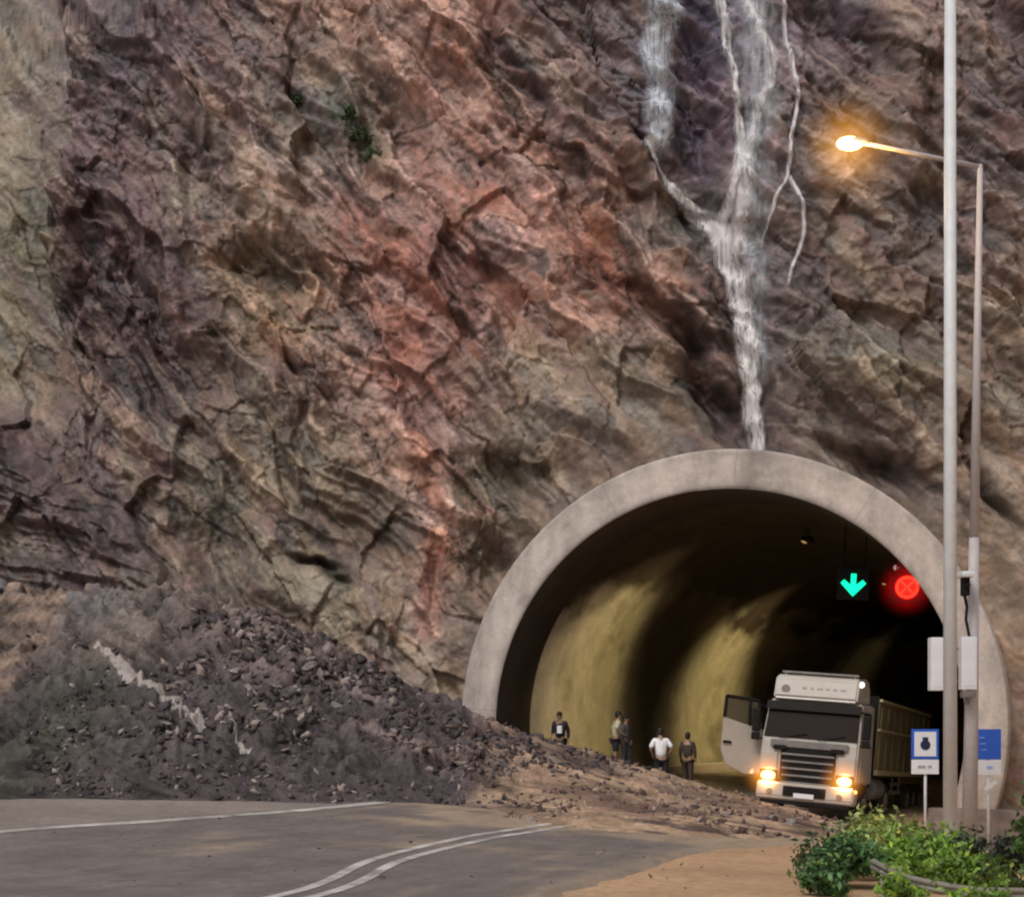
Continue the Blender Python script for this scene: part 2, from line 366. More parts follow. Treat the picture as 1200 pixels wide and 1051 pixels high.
KC = 1.16         # from seen value to base colour of rock in this light
def cliff_colours(px, py, qx, qy, d):
    c = chart_colour(qx, qy)
    def ov(c, x, y, rx, ry, an, rgb, w):
        b = (w * blob(qx, qy, x, y, rx, ry, an, 3))[..., None]; return c * (1 - b) + np.array(rgb) * b
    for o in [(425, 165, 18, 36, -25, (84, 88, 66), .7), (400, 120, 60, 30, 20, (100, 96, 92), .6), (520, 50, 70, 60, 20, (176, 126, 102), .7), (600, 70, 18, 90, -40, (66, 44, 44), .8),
              (590, 560, 58, 28, 0, (84, 76, 62), .9), (560, 655, 38, 34, 0, (80, 74, 62), .9), (430, 620, 55, 45, 20, (84, 72, 62), .8), (310, 320, 50, 20, -8, (94, 76, 46), .8),  # first two blobs put the recess shade into the olive flats
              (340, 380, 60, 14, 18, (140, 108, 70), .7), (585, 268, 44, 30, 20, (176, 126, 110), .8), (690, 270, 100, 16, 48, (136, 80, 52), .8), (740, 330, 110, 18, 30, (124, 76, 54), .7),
              (520, 340, 60, 70, 45, (130, 76, 64), .75), (440, 330, 24, 110, -18, (140, 86, 72), .6), (690, 380, 60, 16, 10, (148, 108, 90), .7), (838, 448, 22, 80, -28, (40, 29, 26), .92), (800, 420, 20, 50, -30, (62, 52, 44), .5),  # blackish gully blob paints the overhang's shadow into the rock colour
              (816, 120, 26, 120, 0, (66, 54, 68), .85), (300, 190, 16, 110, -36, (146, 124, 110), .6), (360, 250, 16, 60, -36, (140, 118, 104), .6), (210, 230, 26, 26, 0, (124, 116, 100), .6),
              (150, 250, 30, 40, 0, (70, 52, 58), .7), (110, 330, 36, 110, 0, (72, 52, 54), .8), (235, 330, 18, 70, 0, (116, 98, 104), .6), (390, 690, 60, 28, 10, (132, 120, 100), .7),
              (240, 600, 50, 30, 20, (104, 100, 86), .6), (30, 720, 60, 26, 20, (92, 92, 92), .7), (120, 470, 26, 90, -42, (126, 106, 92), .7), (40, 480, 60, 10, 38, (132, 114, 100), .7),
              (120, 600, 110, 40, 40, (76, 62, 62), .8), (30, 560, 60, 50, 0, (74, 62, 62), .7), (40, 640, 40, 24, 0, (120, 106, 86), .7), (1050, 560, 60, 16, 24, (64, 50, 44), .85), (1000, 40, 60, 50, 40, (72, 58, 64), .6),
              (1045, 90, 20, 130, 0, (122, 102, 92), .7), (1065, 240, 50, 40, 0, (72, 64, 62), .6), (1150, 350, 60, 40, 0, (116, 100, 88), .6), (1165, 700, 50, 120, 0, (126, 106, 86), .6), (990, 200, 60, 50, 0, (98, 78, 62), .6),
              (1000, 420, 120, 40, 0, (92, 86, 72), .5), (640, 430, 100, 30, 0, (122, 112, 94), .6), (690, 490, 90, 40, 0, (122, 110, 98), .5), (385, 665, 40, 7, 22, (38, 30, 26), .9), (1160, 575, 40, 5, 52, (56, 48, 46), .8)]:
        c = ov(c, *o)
    sc = (d['scar'] * .8)[..., None]; c = c * (1 - sc) + np.array((146, 88, 68)) * sc
    sc2 = (np.exp(-((qx - 505) / 5.0) ** 2) * smooth(py, 500, 560) * (1 - smooth(py, 730, 760)) * .7)[..., None]; c = c * (1 - sc2) + np.array((164, 116, 88)) * sc2
    wet = (.35 * np.exp(-(d['fd'] / 34) ** 2))[..., None]; c = c * (1 - wet) + np.array((96, 88, 92)) * wet
    # two tones of mineral in thin dipping bands: rust and lilac grey, olive and tan
    red = smooth(c[..., 0] / c[..., 2], 1.28, 1.6)
    k1 = smooth(d['st3'] + .5 * d['st2'], .02, .42)[..., None]; k2 = smooth(-d['st3'] + .5 * d['streak'], .05, .42)[..., None]
    rr_ = red[..., None]
    c = c * (1 - .60 * k1) + .60 * k1 * (rr_ * np.array((124, 66, 44)) + (1 - rr_) * np.array((84, 66, 68)))
    c = c * (1 - .50 * k2) + .50 * k2 * (rr_ * np.array((176, 140, 122)) + (1 - rr_) * np.array((122, 112, 98)))
    a = lin(c); gm = a.mean(-1, keepdims=True); sat = 1.04 - .32 * smooth(a[..., :1] / gm, 1.25, 1.6); a = gm + (a - gm) * sat
    # blocks differ, cracks dark, weathered lips light
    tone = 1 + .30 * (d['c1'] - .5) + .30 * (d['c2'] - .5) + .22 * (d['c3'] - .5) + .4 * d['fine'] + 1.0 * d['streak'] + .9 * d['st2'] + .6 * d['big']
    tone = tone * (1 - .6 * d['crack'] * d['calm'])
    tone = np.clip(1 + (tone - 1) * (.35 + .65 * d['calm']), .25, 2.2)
    hue = d['c2'] - .5
    a = a * tone[..., None] * (1 + np.stack([.16 * hue, 0 * hue, -.14 * hue], -1))
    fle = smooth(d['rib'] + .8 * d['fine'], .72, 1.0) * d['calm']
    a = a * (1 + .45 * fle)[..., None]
    return np.clip(a * KC, .005, .8)

xs = np.concatenate([np.linspace(-60, -21.5, 60, endpoint=False), np.arange(-21.5, 17.5, .05), np.linspace(17.5, 60, 60)])
zs = np.concatenate([np.arange(-1.5, 27, .05), np.linspace(27, 44, 60)])
XX, ZZ = np.meshgrid(xs, zs)
px, py, qx, qy, YY, D = cliff_eval(XX, ZZ)
s_, t_ = st(XX, YY)
sr = s_ * math.cos(ROLL) - (ZZ - ZC) * math.sin(ROLL); hr = s_ * math.sin(ROLL) + (ZZ - ZC) * math.cos(ROLL)
keep = np.hypot(sr, hr) > 7.25
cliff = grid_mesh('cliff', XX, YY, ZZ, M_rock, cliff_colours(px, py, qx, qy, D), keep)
tag(cliff, 'high bare rock face of purple brown and rust red broken strata above the tunnel', 'cliff', kind='structure')
del XX, ZZ, px, py, qx, qy, s_, t_, sr, hr

# ------------------------------------------------------------------ ground
gx = np.concatenate([-np.geomspace(900, 26, 30), np.arange(-24, 24, .16), np.geomspace(26, 900, 30)])
gy = np.concatenate([-np.geomspace(400, 3, 16), np.arange(0, 62, .16), np.geomspace(64, 1500, 30)])
GX, GY = np.meshgrid(gx, gy)
GZ = ground_z(GX, GY) + .03 * fbm(GX * .8, GY * .8, 4, 5) * smooth(GX, 3, 5) - .03
warp = fbm(GX * .35, GY * .35, 4, 8)
tan = np.array(lin((160, 129, 100))); bei = np.array(lin((118, 108, 102)))
wl = smooth(GX + 1.5 * warp, -2, 2)[..., None]
gc = (bei * (1 - wl) + tan * wl) * 1.35 * (1 + .35 * warp[..., None])
ground = grid_mesh('ground', GX, GY, GZ, M_ground, gc)
tag(ground, 'wide sheet of tan muddy ground beside the road', 'ground', kind='structure')

def resample(P, n):
    P = np.array(P, float)
    # Catmull-Rom then even spacing
    Q = []
    E = np.vstack([2 * P[0] - P[1], P, 2 * P[-1] - P[-2]])
    for i in range(1, len(E) - 2):
        for t in np.linspace(0, 1, 24, endpoint=False):
            a, b, c_, d_ = E[i - 1], E[i], E[i + 1], E[i + 2]
            Q.append(.5 * (2 * b + (c_ - a) * t + (2 * a - 5 * b + 4 * c_ - d_) * t * t + (3 * b - a - 3 * c_ + d_) * t ** 3))
    Q.append(P[-1]); Q = np.array(Q)
    L = np.concatenate([[0], np.cumsum(np.hypot(*np.diff(Q, axis=0).T))])
    u = np.linspace(0, L[-1], n); return np.stack([np.interp(u, L, Q[:, 0]), np.interp(u, L, Q[:, 1])], 1)
def tp(s, t):
    x, y, z = tun(s, t, -2.2); return float(x), float(y)
def offs(P, d):
    T_ = np.gradient(P, axis=0); T_ /= np.hypot(T_[:, 0], T_[:, 1])[:, None]
    return P + np.stack([T_[:, 1], -T_[:, 0]], 1) * d
EDGE = [(-26, 2), (-19, 11.5), (-13.6, 20)] + [on_ground(0, 976), on_ground(200, 962), on_ground(400, 946)] + [tp(-5.4, 1), tp(-5.4, 12), tp(-5.4, 40), tp(-5.4, 75)]
MID = [(-16, -6), (-9.5, 5), (-5.2, 14)] + [on_ground(352, 1051), on_ground(455, 1009), on_ground(560, 983), on_ground(640, 970)] + [tp(-.6, 1), tp(-.6, 12), tp(-.6, 40), tp(-.6, 75)]
RGT = [(-10, -14), (-4.5, -2), (-1.2, 10)] + [on_ground(680, 1051), on_ground(760, 1022), on_ground(850, 996)] + [tp(4.9, -8), tp(5.3, 1), tp(5.3, 12), tp(5.3, 40), tp(5.3, 75)]
nS = 520
eL, eM, eR = resample(EDGE, nS), resample(MID, nS), resample(RGT, nS)
Lo = offs(eL, -.35)
uu = np.linspace(0, 1, 56)
RX = Lo[:, None, 0] * (1 - uu) + eR[:, None, 0] * uu; RY = Lo[:, None, 1] * (1 - uu) + eR[:, None, 1] * uu
jag = (uu > .9) * 0
RX = RX + (np.maximum(0, uu - .8) * 1.6)[None, :] * fbm(RX * .9, RY * .9, 4, 31)
RZ = ground_z(RX, RY) + .022 - .12 * smooth(uu, .955, 1.0)[None, :]
w = fbm(RX * .25, RY * .25, 4, 71); w2 = fbm(RX * .9 + 3, RY * .9, 4, 72)
muddy = smooth(w + .4 * w2 + 1.1 * smooth(RY, 27, 34) * smooth(RX, -3, 2) - .15, .0, .55) + .8 * smooth(uu, .88, 1.0)[None, :] * (RX > -99)
muddy = np.clip(muddy, 0, 1)[..., None]
trk = fbm(uu[None, :] * 26 + .4 * w, np.arange(nS)[:, None] * .035, 4, 78, .6)
muddy = np.clip(muddy + .32 * smooth(trk + .5 * w, .12, .6)[..., None], 0, 1)
rc = (lin((104, 96, 93)) * 1.22 * (1 - muddy) + lin((142, 124, 106)) * 1.25 * muddy) * (1 + .28 * w2[..., None] + .22 * trk[..., None])
road = grid_mesh('road', RX, RY, RZ, M_asph, rc)
tag(road, 'grey asphalt road curving right into the tunnel with mud washed over it', 'road', kind='structure')

mm, N, L, B = nt('worn_road_paint')
tc = N.new('ShaderNodeTexCoord'); no = N.new('ShaderNodeTexNoise'); no.inputs['Scale'].default_value = 1.1; no.inputs['Detail'].default_value = 12; no.inputs['Roughness'].default_value = .7
L.new(tc.outputs['Object'], no.inputs['Vector']); cr = N.new('ShaderNodeValToRGB'); L.new(no.outputs['Fac'], cr.inputs['Fac'])
cr.color_ramp.elements[0].position = .40; cr.color_ramp.elements[0].color = (.60, .56, .52, 1); cr.color_ramp.elements[1].position = .70; cr.color_ramp.elements[1].color = (.17, .145, .13, 1)
L.new(cr.outputs['Color'], B.inputs['Base Color']); B.inputs['Roughness'].default_value = .7
M_paint = mm
def stripe(name, P, wdt, i0, i1, label, dz=.03):
    P = P[i0:i1]; a, b = offs(P, -wdt / 2), offs(P, wdt / 2)
    k = np.linspace(0, 1, 3)
    X = a[:, None, 0] * (1 - k) + b[:, None, 0] * k; Y = a[:, None, 1] * (1 - k) + b[:, None, 1] * k
    o = grid_mesh(name, X, Y, ground_z(X, Y) + dz, M_paint); return tag(o, label, 'road marking', kind='structure')
stripe('edge_line', eL, .34, 0, nS, 'single white edge line along the shoulder below the dark debris bank')
stripe('centre_line', offs(eM, -.23), .19, 0, nS, 'left line of the double white centre marking')
stripe('centre_line', offs(eM, .23), .19, 0, nS, 'right line of the double white centre marking')

# ------------------------------------------------------------------ landslide debris
CP = []
def cp(*a):
    for (x, y, Y) in a: CP.append(at(x, y, Y))
cp((-160, 745, 44), (-60, 735, 44), (40, 742, 44), (120, 728, 44.5), (220, 716, 45), (320, 748, 44.5), (400, 788, 43.5), (480, 826, 43), (545, 848, 42.2), (620, 868, 42), (700, 890, 42), (780, 910, 41.5), (860, 932, 40.5), (930, 950, 38), (985, 966, 36))
cp((-60, 850, 39), (60, 850, 39), (120, 800, 41), (200, 820, 40.5), (280, 800, 42), (330, 850, 39.5), (400, 850, 40.5), (450, 888, 38.5), (550, 905, 38.5), (640, 912, 39), (720, 925, 38.5), (800, 940, 38.5))
cp((657, 884, 45.5), (722, 899, 45.5), (775, 914, 44.0), (806, 918, 44.0), (600, 862, 45.5))
cp((220, 700, 48), (50, 700, 48), (400, 770, 48), (500, 820, 47))
for (x, y) in [(-160, 950), (-60, 940), (40, 934), (150, 935), (250, 936), (350, 938), (430, 941), (520, 944), (580, 957), (640, 968), (720, 976), (800, 981), (900, 986), (985, 984)]:
    X, Y = on_ground(x, y); g = float(ground_z(X, Y)); CP.append((X, Y, g - .02)); CP.append((X + .1, Y - 1.6, g - .45)); CP.append((X, Y - 6, g - 1.5))
for (s, t) in [(-4, 12), (0, 10), (3, 7), (6, 8), (2.3, 1), (4.5, 0), (6, -3), (0, 18), (-5, 20), (7, -8)]:
    x, y = tp(s, t); CP.append((x, y, float(ground_z(x, y)) - .25))
CP = np.array(CP)
def ker(r): return r
d_ = np.hypot(CP[:, None, 0] - CP[None, :, 0], CP[:, None, 1] - CP[None, :, 1])
Wt = np.linalg.solve(d_ + np.eye(len(CP)) * .02 * 0 + 1e-6 * np.eye(len(CP)), CP[:, 2])
def deb_base(X, Y):
    r = np.zeros(np.shape(X))
    for (cx0, cy0, _), wgt in zip(CP, Wt): r = r + wgt * np.hypot(X - cx0, Y - cy0)
    return r
def debris_z(X, Y):
    b = deb_base(X, Y); above = smooth(b - ground_z(X, Y), -.2, .8)
    f, c, e = facets(X * 1.5, Y * 1.1, 401); f2, c2, e2 = facets(X * 3.4 + Y * .3, Y * 2.6, 411)
    n = fbm(X * .7, Y * .7, 5, 421, .6)
    dark = 1 - smooth(X + .4 * fbm(X * .5, Y * .5, 3, 90) * 3, -1.6, 0.2)
    # rills washed down the tan fan
    s, t = st(X, Y)
    rill = ridged(X * .25 + Y * .05, Y * 1.25 + X * .62 + n, 3, 431)
    amp = .35 + .65 * dark
    z = b + above * (amp * (.22 * f + .07 * f2 + .62 * n + .30 * dark * np.maximum(0, ridged(X * .55 + Y * .2, Y * .5 - X * .2, 3, 461))) + (1 - dark) * .14 * rill)
    return z, dark, c, c2, e, n, above, rill
dx_ = np.arange(-21, 14, .055); dy_ = np.arange(26, 52, .06)
DX, DY = np.meshgrid(dx_, dy_)
DZ, dark, c1, c2, e1, nn, above, rill = debris_z(DX, DY)
gz = ground_z(DX, DY)
s_, t_ = st(DX, DY)
inside_rock = (t_ > 5) & (np.abs(s_) > 5.9)
kp = (DZ > gz - .12) & ~((t_ > 3.5) & (np.abs(s_ - 0) > 6.4) & (s_ > -7.5) & False)
def mixc(a, b, k): return a * (1 - k[..., None]) + b * k[..., None]
pxx = 600 + F * DX / DY; pyy = HY - F * (DZ - H) / DY
cD = lin((68, 59, 60)) * np.ones(DX.shape + (1,)); 
cD = mixc(cD, lin((58, 58, 48)), .8 * np.exp(-(((DX + 11.3) / 1.6) ** 2)))           # green-brown corner
cD = mixc(cD, lin((104, 90, 84)), smooth(DZ, 3.2, 4.6) * .6)
cT = lin((150, 125, 103)) * np.ones(DX.shape + (1,)); cT = mixc(cT, lin((84, 68, 63)), smooth(-rill - .3 * nn, -.42, .0))
cc = mixc(cT, cD, dark)
for (bx0, by0, rx0, ry0, an0, rgb0, w0) in [(690, 928, 60, 9, 8, (86, 64, 58), .85), (745, 946, 60, 8, 6, (92, 68, 62), .85), (640, 905, 30, 8, 10, (98, 76, 70), .6), (600, 868, 60, 14, 12, (78, 62, 62), .9),
    (690, 892, 50, 10, 14, (84, 66, 64), .8), (790, 925, 60, 8, 14, (104, 84, 76), .6), (900, 950, 60, 7, 8, (100, 76, 68), .7), (540, 880, 40, 20, 10, (88, 74, 74), .7), (590, 950, 40, 8, 4, (104, 84, 78), .6),
    (850, 940, 40, 8, 10, (100, 78, 70), .6), (480, 870, 60, 6, 20, (130, 112, 104), .6), (400, 800, 60, 8, 24, (128, 112, 106), .6), (90, 705, 70, 24, 0, (92, 90, 90), .6)]:
    cc = mixc(cc, lin(rgb0) + 0 * cc, w0 * blob(pxx + 14 * nn, pyy + 8 * nn, bx0, by0, rx0, ry0, an0, 3))
left = 1 - smooth(DX + .8 * nn, -13.4, -12.9)
band = .5 + .5 * np.sin(DZ * 9 + 2 * nn)
cc = mixc(cc, mixc(lin((122, 102, 88)) + 0 * cc, lin((90, 74, 66)) + 0 * cc, band), left)
tone = 1 + .5 * (c1 - .5) * (.3 + .7 * dark) + .6 * (c2 - .5) * (.35 + .65 * dark) + 1.0 * nn
tone = tone + .75 * fbm(DX * .30 + DZ * .4, DZ * 2.4 + DX * 1.3, 5, 470, .6)
flk = (c2 > 2)
cc = cc * np.clip(tone, .3, 2.2)[..., None] * (1 + 1.3 * flk[..., None])
deb = grid_mesh('debris_slope', DX, DY, DZ, M_debris, np.clip(cc * 1.25, 0.004, .75), kp)
tag(deb, 'bank of dark landslide earth and tan mud spilled across the road before the tunnel', 'landslide debris', kind='structure')

# ------------------------------------------------------------------ rocks lying about
def rock_shape(seed, flat=.7):
    r = random.Random(seed); b = bmesh.new(); bmesh.ops.create_icosphere(b, subdivisions=2, radius=1)
    pl = [(Vector((r.gauss(0, 1), r.gauss(0, 1), r.gauss(0, 1))).normalized(), r.uniform(.30, .68)) for _ in range(11)]
    for v in b.verts:
        for n, d in pl:
            k = v.co.dot(n)
            if k > d: v.co -= n * (k - d)
        v.co = Vector((v.co.x * 1.15, v.co.y * .9, v.co.z * flat)) + Vector((r.uniform(-.05, .05), r.uniform(-.05, .05), r.uniform(-.05, .05)))
    me = bpy.data.meshes.new('rock'); b.to_mesh(me); b.free(); return me
M_r = [mat('stone_dark', (.07, .058, .058), .8, var=.5, scale=3, bump=.5), mat('stone_tan', (.22, .17, .14), .85, var=.35, scale=3, bump=.5), mat('stone_pale', (.27, .235, .22), .85, var=.25, scale=3, bump=.5)]
shapes = []
for k in range(3):
    for i in range(4):
        me = rock_shape(100 + k * 10 + i, .55 + .1 * i); me.materials.append(M_r[k]); shapes.append(me)
def put_rock(X, Y, Z, s, k, label, group):
    o = bpy.data.objects.new('rock', shapes[k * 4 + random.randrange(4)]); col.objects.link(o)
    o.location = (X, Y, Z + s * .12); o.scale = (s * random.uniform(.8, 1.3), s, s * random.uniform(.6, 1)); o.rotation_euler = (random.uniform(-.5, .5), random.uniform(-.5, .5), random.uniform(0, 6.3))
    tag(o, label, 'rock', group)
def scatter(n, x0, x1, y0, y1, smin, smax, kinds, label, group, on='deb'):
    c = 0; tries = 0
    while c < n and tries < n * 40:
        tries += 1
        p = random.uniform(x0, x1); q = random.uniform(y0, y1)
        # choose a place on the debris surface whose bearing and height fall in this zone
        if on == 'deb':
            Y = random.uniform(33, 46); X = (p - 600) / F * Y
            z = float(debris_z(np.array([X]), np.array([Y]))[0][0])
            if z < float(ground_z(X, Y)): continue
            row = HY - F * (z - H) / Y
            if not (y0 <= row <= y1): continue
            s0, t0 = st(X, Y)
        else:
            X, Y = on_ground(p, q); z = float(ground_z(X, Y)) + .02
        s = smin + (smax - smin) * random.random() ** 2.5
        put_rock(X, Y, z, s, random.choice(kinds), label, group); c += 1
scatter(110, 200, 470, 715, 880, .05, .26, (0, 0, 0, 2, 1), 'broken dark rock chunk lying on the crest of the debris bank', 'rock chunks on the crest of the debris bank')
scatter(50, 40, 590, 850, 940, .06, .2, (0, 0, 1), 'small dark stone embedded in the face of the debris bank', 'small stones on the debris bank face')
scatter(70, 540, 720, 838, 900, .06, .30, (0, 0, 0, 1), 'dark rubble block heaped at the left foot of the tunnel arch', 'rubble at the left foot of the tunnel arch')
scatter(60, 600, 980, 880, 975, .05, .18, (0, 0, 1, 1, 2), 'small brown stone lying on the tan mud fan before the tunnel', 'stones on the tan mud fan')
scatter(26, 30, 560, 950, 1040, .025, .08, (0, 1, 0), 'small stone scattered on the grey asphalt road', 'small stones on the asphalt', 'road')
scatter(22, 600, 940, 985, 1048, .03, .09, (1, 0, 1), 'small stone scattered on the muddy road edge', 'small stones on the muddy road edge', 'road')

# loose rubble nobody could count: one mesh of many small angular chips
def rubble(name, zones, label):
    b = bmesh.new(); bmesh.ops.create_icosphere(b, subdivisions=1, radius=1); base = np.array([v.co[:] for v in b.verts]); fc = np.array([[v.index for v in f.verts] for f in b.faces]); b.free()
    V, Fa, C = [], [], []; off = 0; r = np.random.default_rng(5)
    for (x0, x1, r0, r1, s0, s1, n, colsets, pw) in zones:
        m = n * 14; Y = r.uniform(32, 47, m); p = r.uniform(x0, x1, m); X = (p - 600) / F * Y
        z = debris_z(X, Y)[0]; row = HY - F * (z - H) / Y; ok = (row > r0) & (row < r1) & (z > ground_z(X, Y) - .02)
        clump = fbm(X * .6, Y * .6, 3, 77) + r.uniform(-.28, .28, m) > .02
        rd = np.minimum(seg_dist(p, row, [(112, 757), (135, 775), (150, 790), (185, 810), (215, 832), (238, 858)])[0], seg_dist(p, row, [(258, 858), (275, 868), (293, 884)])[0])
        ii = np.where(ok & clump & (rd > 9))[0][:n]
        for i in ii:
            s_0 = s0 + (s1 - s0) * r.random() ** pw; q = r.normal(size=(3, 3)); q, _ = np.linalg.qr(q)
            v = base * r.uniform(.45, 1.25, (len(base), 1)) * np.array([1.5, .85, .5]) @ q * s_0 + np.array([X[i], Y[i], z[i] + s_0 * .15])
            V.append(v); Fa.append(fc + off); off += len(base)
            cs = colsets[r.integers(len(colsets))]; C.append(np.repeat((lin(cs) * 1.25 * r.uniform(.6, 1.35))[None], len(base), 0))
    V = np.concatenate(V); Fa = np.concatenate(Fa); C = np.concatenate(C); me = bpy.data.meshes.new(name)
    me.vertices.add(len(V)); me.vertices.foreach_set('co', V.astype(np.float32).ravel()); me.loops.add(len(Fa) * 3); me.loops.foreach_set('vertex_index', Fa.astype(np.int32).ravel())
    me.polygons.add(len(Fa)); me.polygons.foreach_set('loop_start', np.arange(0, len(Fa) * 3, 3, dtype=np.int32)); me.update(calc_edges=True)
    ca = me.color_attributes.new('Col', 'FLOAT_COLOR', 'POINT'); c4 = np.ones((len(V), 4)); c4[:, :3] = C; ca.data.foreach_set('color', c4.astype(np.float32).ravel()); me.materials.append(M_debris)
    return tag(link(bpy.data.objects.new(name, me)), label, 'rubble', kind='stuff')
DK = [(70, 58, 58), (60, 52, 54), (84, 72, 70), (58, 50, 52), (132, 118, 112)]; TN = [(92, 72, 66), (110, 88, 78), (78, 62, 58), (146, 124, 110)]
rubble('rubble', [(190, 470, 712, 870, .025, .24, 2300, DK, 4.5), (30, 600, 740, 942, .02, .13, 2600, DK, 3), (470, 760, 830, 905, .025, .15, 1700, DK[:4] + TN[:1], 2.5), (560, 1000, 870, 985, .02, .12, 1300, TN, 3)], 'loose dark rubble and chips strewn over the landslide debris')

# ------------------------------------------------------------------ tunnel
tn = empty('tunnel', (A0[0], A0[1], 0)); tag(tn, 'round arched concrete road tunnel mouth at the foot of the cliff', 'tunnel')
Mt = Matrix.Translation((-A0[0], -A0[1], 0))
def ring_surface(r_list, t_list, n=120, a0=-32, a1=212):
    """sweep of a section [(r,t)...] round the arch"""
    an = np.radians(np.linspace(a0, a1, n)); r = np.array(r_list)[:, None]; t = np.array(t_list)[:, None]
    X, Y, Z = tun(r * np.cos(an), t + 0 * an, r * np.sin(an)); return X - A0[0], Y - A0[1], Z
rl = [6.50, 6.53] + list(np.linspace(6.56, 7.51, 16)) + [7.54, 7.57, 7.57]; tl = [.03, .008] + [0] * 16 + [.008, .04, 5.5]
nA = 900; X, Y, Z = ring_surface(rl, tl, n=nA)
AA = np.linspace(-32, 212, nA)[None, :] + np.zeros((len(rl), 1)); RRr = np.array(rl)[:, None] + np.zeros((1, nA)); arc = np.radians(AA) * 7
stn = fbm(X * 1.6, Z * .5, 5, 1201, .6); st_ = fbm(arc * 1.5, RRr * 3, 5, 1210, .6); fine_ = fbm(arc * 9, RRr * 12, 3, 1220)
tone = 1 + .55 * stn + .35 * st_ + .15 * fine_
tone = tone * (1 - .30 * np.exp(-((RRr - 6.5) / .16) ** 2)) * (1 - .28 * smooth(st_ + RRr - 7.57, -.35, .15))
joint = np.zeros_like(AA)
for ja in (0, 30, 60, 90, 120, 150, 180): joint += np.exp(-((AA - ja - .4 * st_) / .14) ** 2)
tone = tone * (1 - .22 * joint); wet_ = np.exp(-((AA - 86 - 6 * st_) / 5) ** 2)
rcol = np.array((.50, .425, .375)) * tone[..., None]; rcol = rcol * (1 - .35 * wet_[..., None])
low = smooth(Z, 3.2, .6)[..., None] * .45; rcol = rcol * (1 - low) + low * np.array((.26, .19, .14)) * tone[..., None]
M_ringc = rock_mat('portal_concrete_stained', scale=1.5, bump=.2, dist=.015, contrast=.10, rough=.88, wet=.1)
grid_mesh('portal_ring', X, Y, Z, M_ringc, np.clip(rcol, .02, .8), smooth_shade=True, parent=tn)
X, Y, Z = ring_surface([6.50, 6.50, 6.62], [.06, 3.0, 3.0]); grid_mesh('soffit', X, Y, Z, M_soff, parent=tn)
# lining: sooty vault, its shade painted in, over cream painted lower walls
tt = np.concatenate([np.linspace(3.01, 45, 120), np.linspace(46, 95, 40)]); an = np.radians(np.linspace(-32, 212, 150))
TT, AN = np.meshgrid(tt, an, indexing='ij')
X, Y, Z = tun(6.62 * np.cos(AN), TT, 6.62 * np.sin(AN))
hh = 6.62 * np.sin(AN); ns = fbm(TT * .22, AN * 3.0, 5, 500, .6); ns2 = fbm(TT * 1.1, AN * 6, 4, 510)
soot_shade = np.clip(smooth(hh + 2.2 * ns - .10 * np.clip(TT - 3, 0, 12), 2.4, 4.0) + .5 * smooth(ns, .05, .5), 0, 1)[..., None]  # vault darkened in colour to look unlit, plus random sooty patches
mouth = (1 - smooth(TT + 2 * ns, 4, 11))[..., None]  # paler towards the mouth: daylight put into the wall colour
soot_shade = np.clip(np.maximum(soot_shade, (.80 * smooth(TT + 1.5 * ns, 11, 13.5) * (1 - smooth(TT + 1.5 * ns, 18, 20.5)))[..., None]), 0, 1)  # dark stretch between the first two lamps, painted in as shade
lc = ((np.array((.44, .39, .27)) * (1 - mouth) + np.array((.66, .58, .48)) * mouth) * (1 - soot_shade) + np.array((.055, .036, .024)) * soot_shade) * (1 + .4 * ns2[..., None])
seam = (np.abs((TT - 3) % 6.0 - 3) < .12)[..., None]; lc = np.where(seam, lc * .55, lc)
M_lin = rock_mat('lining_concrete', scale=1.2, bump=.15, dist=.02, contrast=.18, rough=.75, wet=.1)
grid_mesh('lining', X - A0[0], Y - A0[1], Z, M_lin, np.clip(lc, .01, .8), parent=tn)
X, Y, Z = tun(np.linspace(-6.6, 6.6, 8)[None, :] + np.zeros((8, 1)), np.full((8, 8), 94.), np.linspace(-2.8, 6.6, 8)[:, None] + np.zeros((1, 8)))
grid_mesh('far_dark_cap', X - A0[0], Y - A0[1], Z, M_soff, parent=tn)  # flat dark sheet closing the tunnel, in place of its unlit depth
# raised service walk along the left wall
b = MB()
for i in range(24):
    t0, t1 = 4 + i * 3, 4 + i * 3 + 2.98
    p = [tun(s, t, h) for (s, t, h) in [(-6.1, t0, -2.3), (-5.75, t0, -2.3), (-5.75, t0, -1.95), (-6.25, t0, -1.95), (-6.1, t1, -2.3), (-5.75, t1, -2.3), (-5.75, t1, -1.95), (-6.25, t1, -1.95)]]
    p = [(float(a) - A0[0], float(c) - A0[1], float(e)) for a, c, e in p]
    for f in ((2, 3, 7, 6), (1, 2, 6, 5), (0, 1, 2, 3), (4, 7, 6, 5)): b.quad([p[k] for k in f])
b.build('service_walk', M_conc, tn)

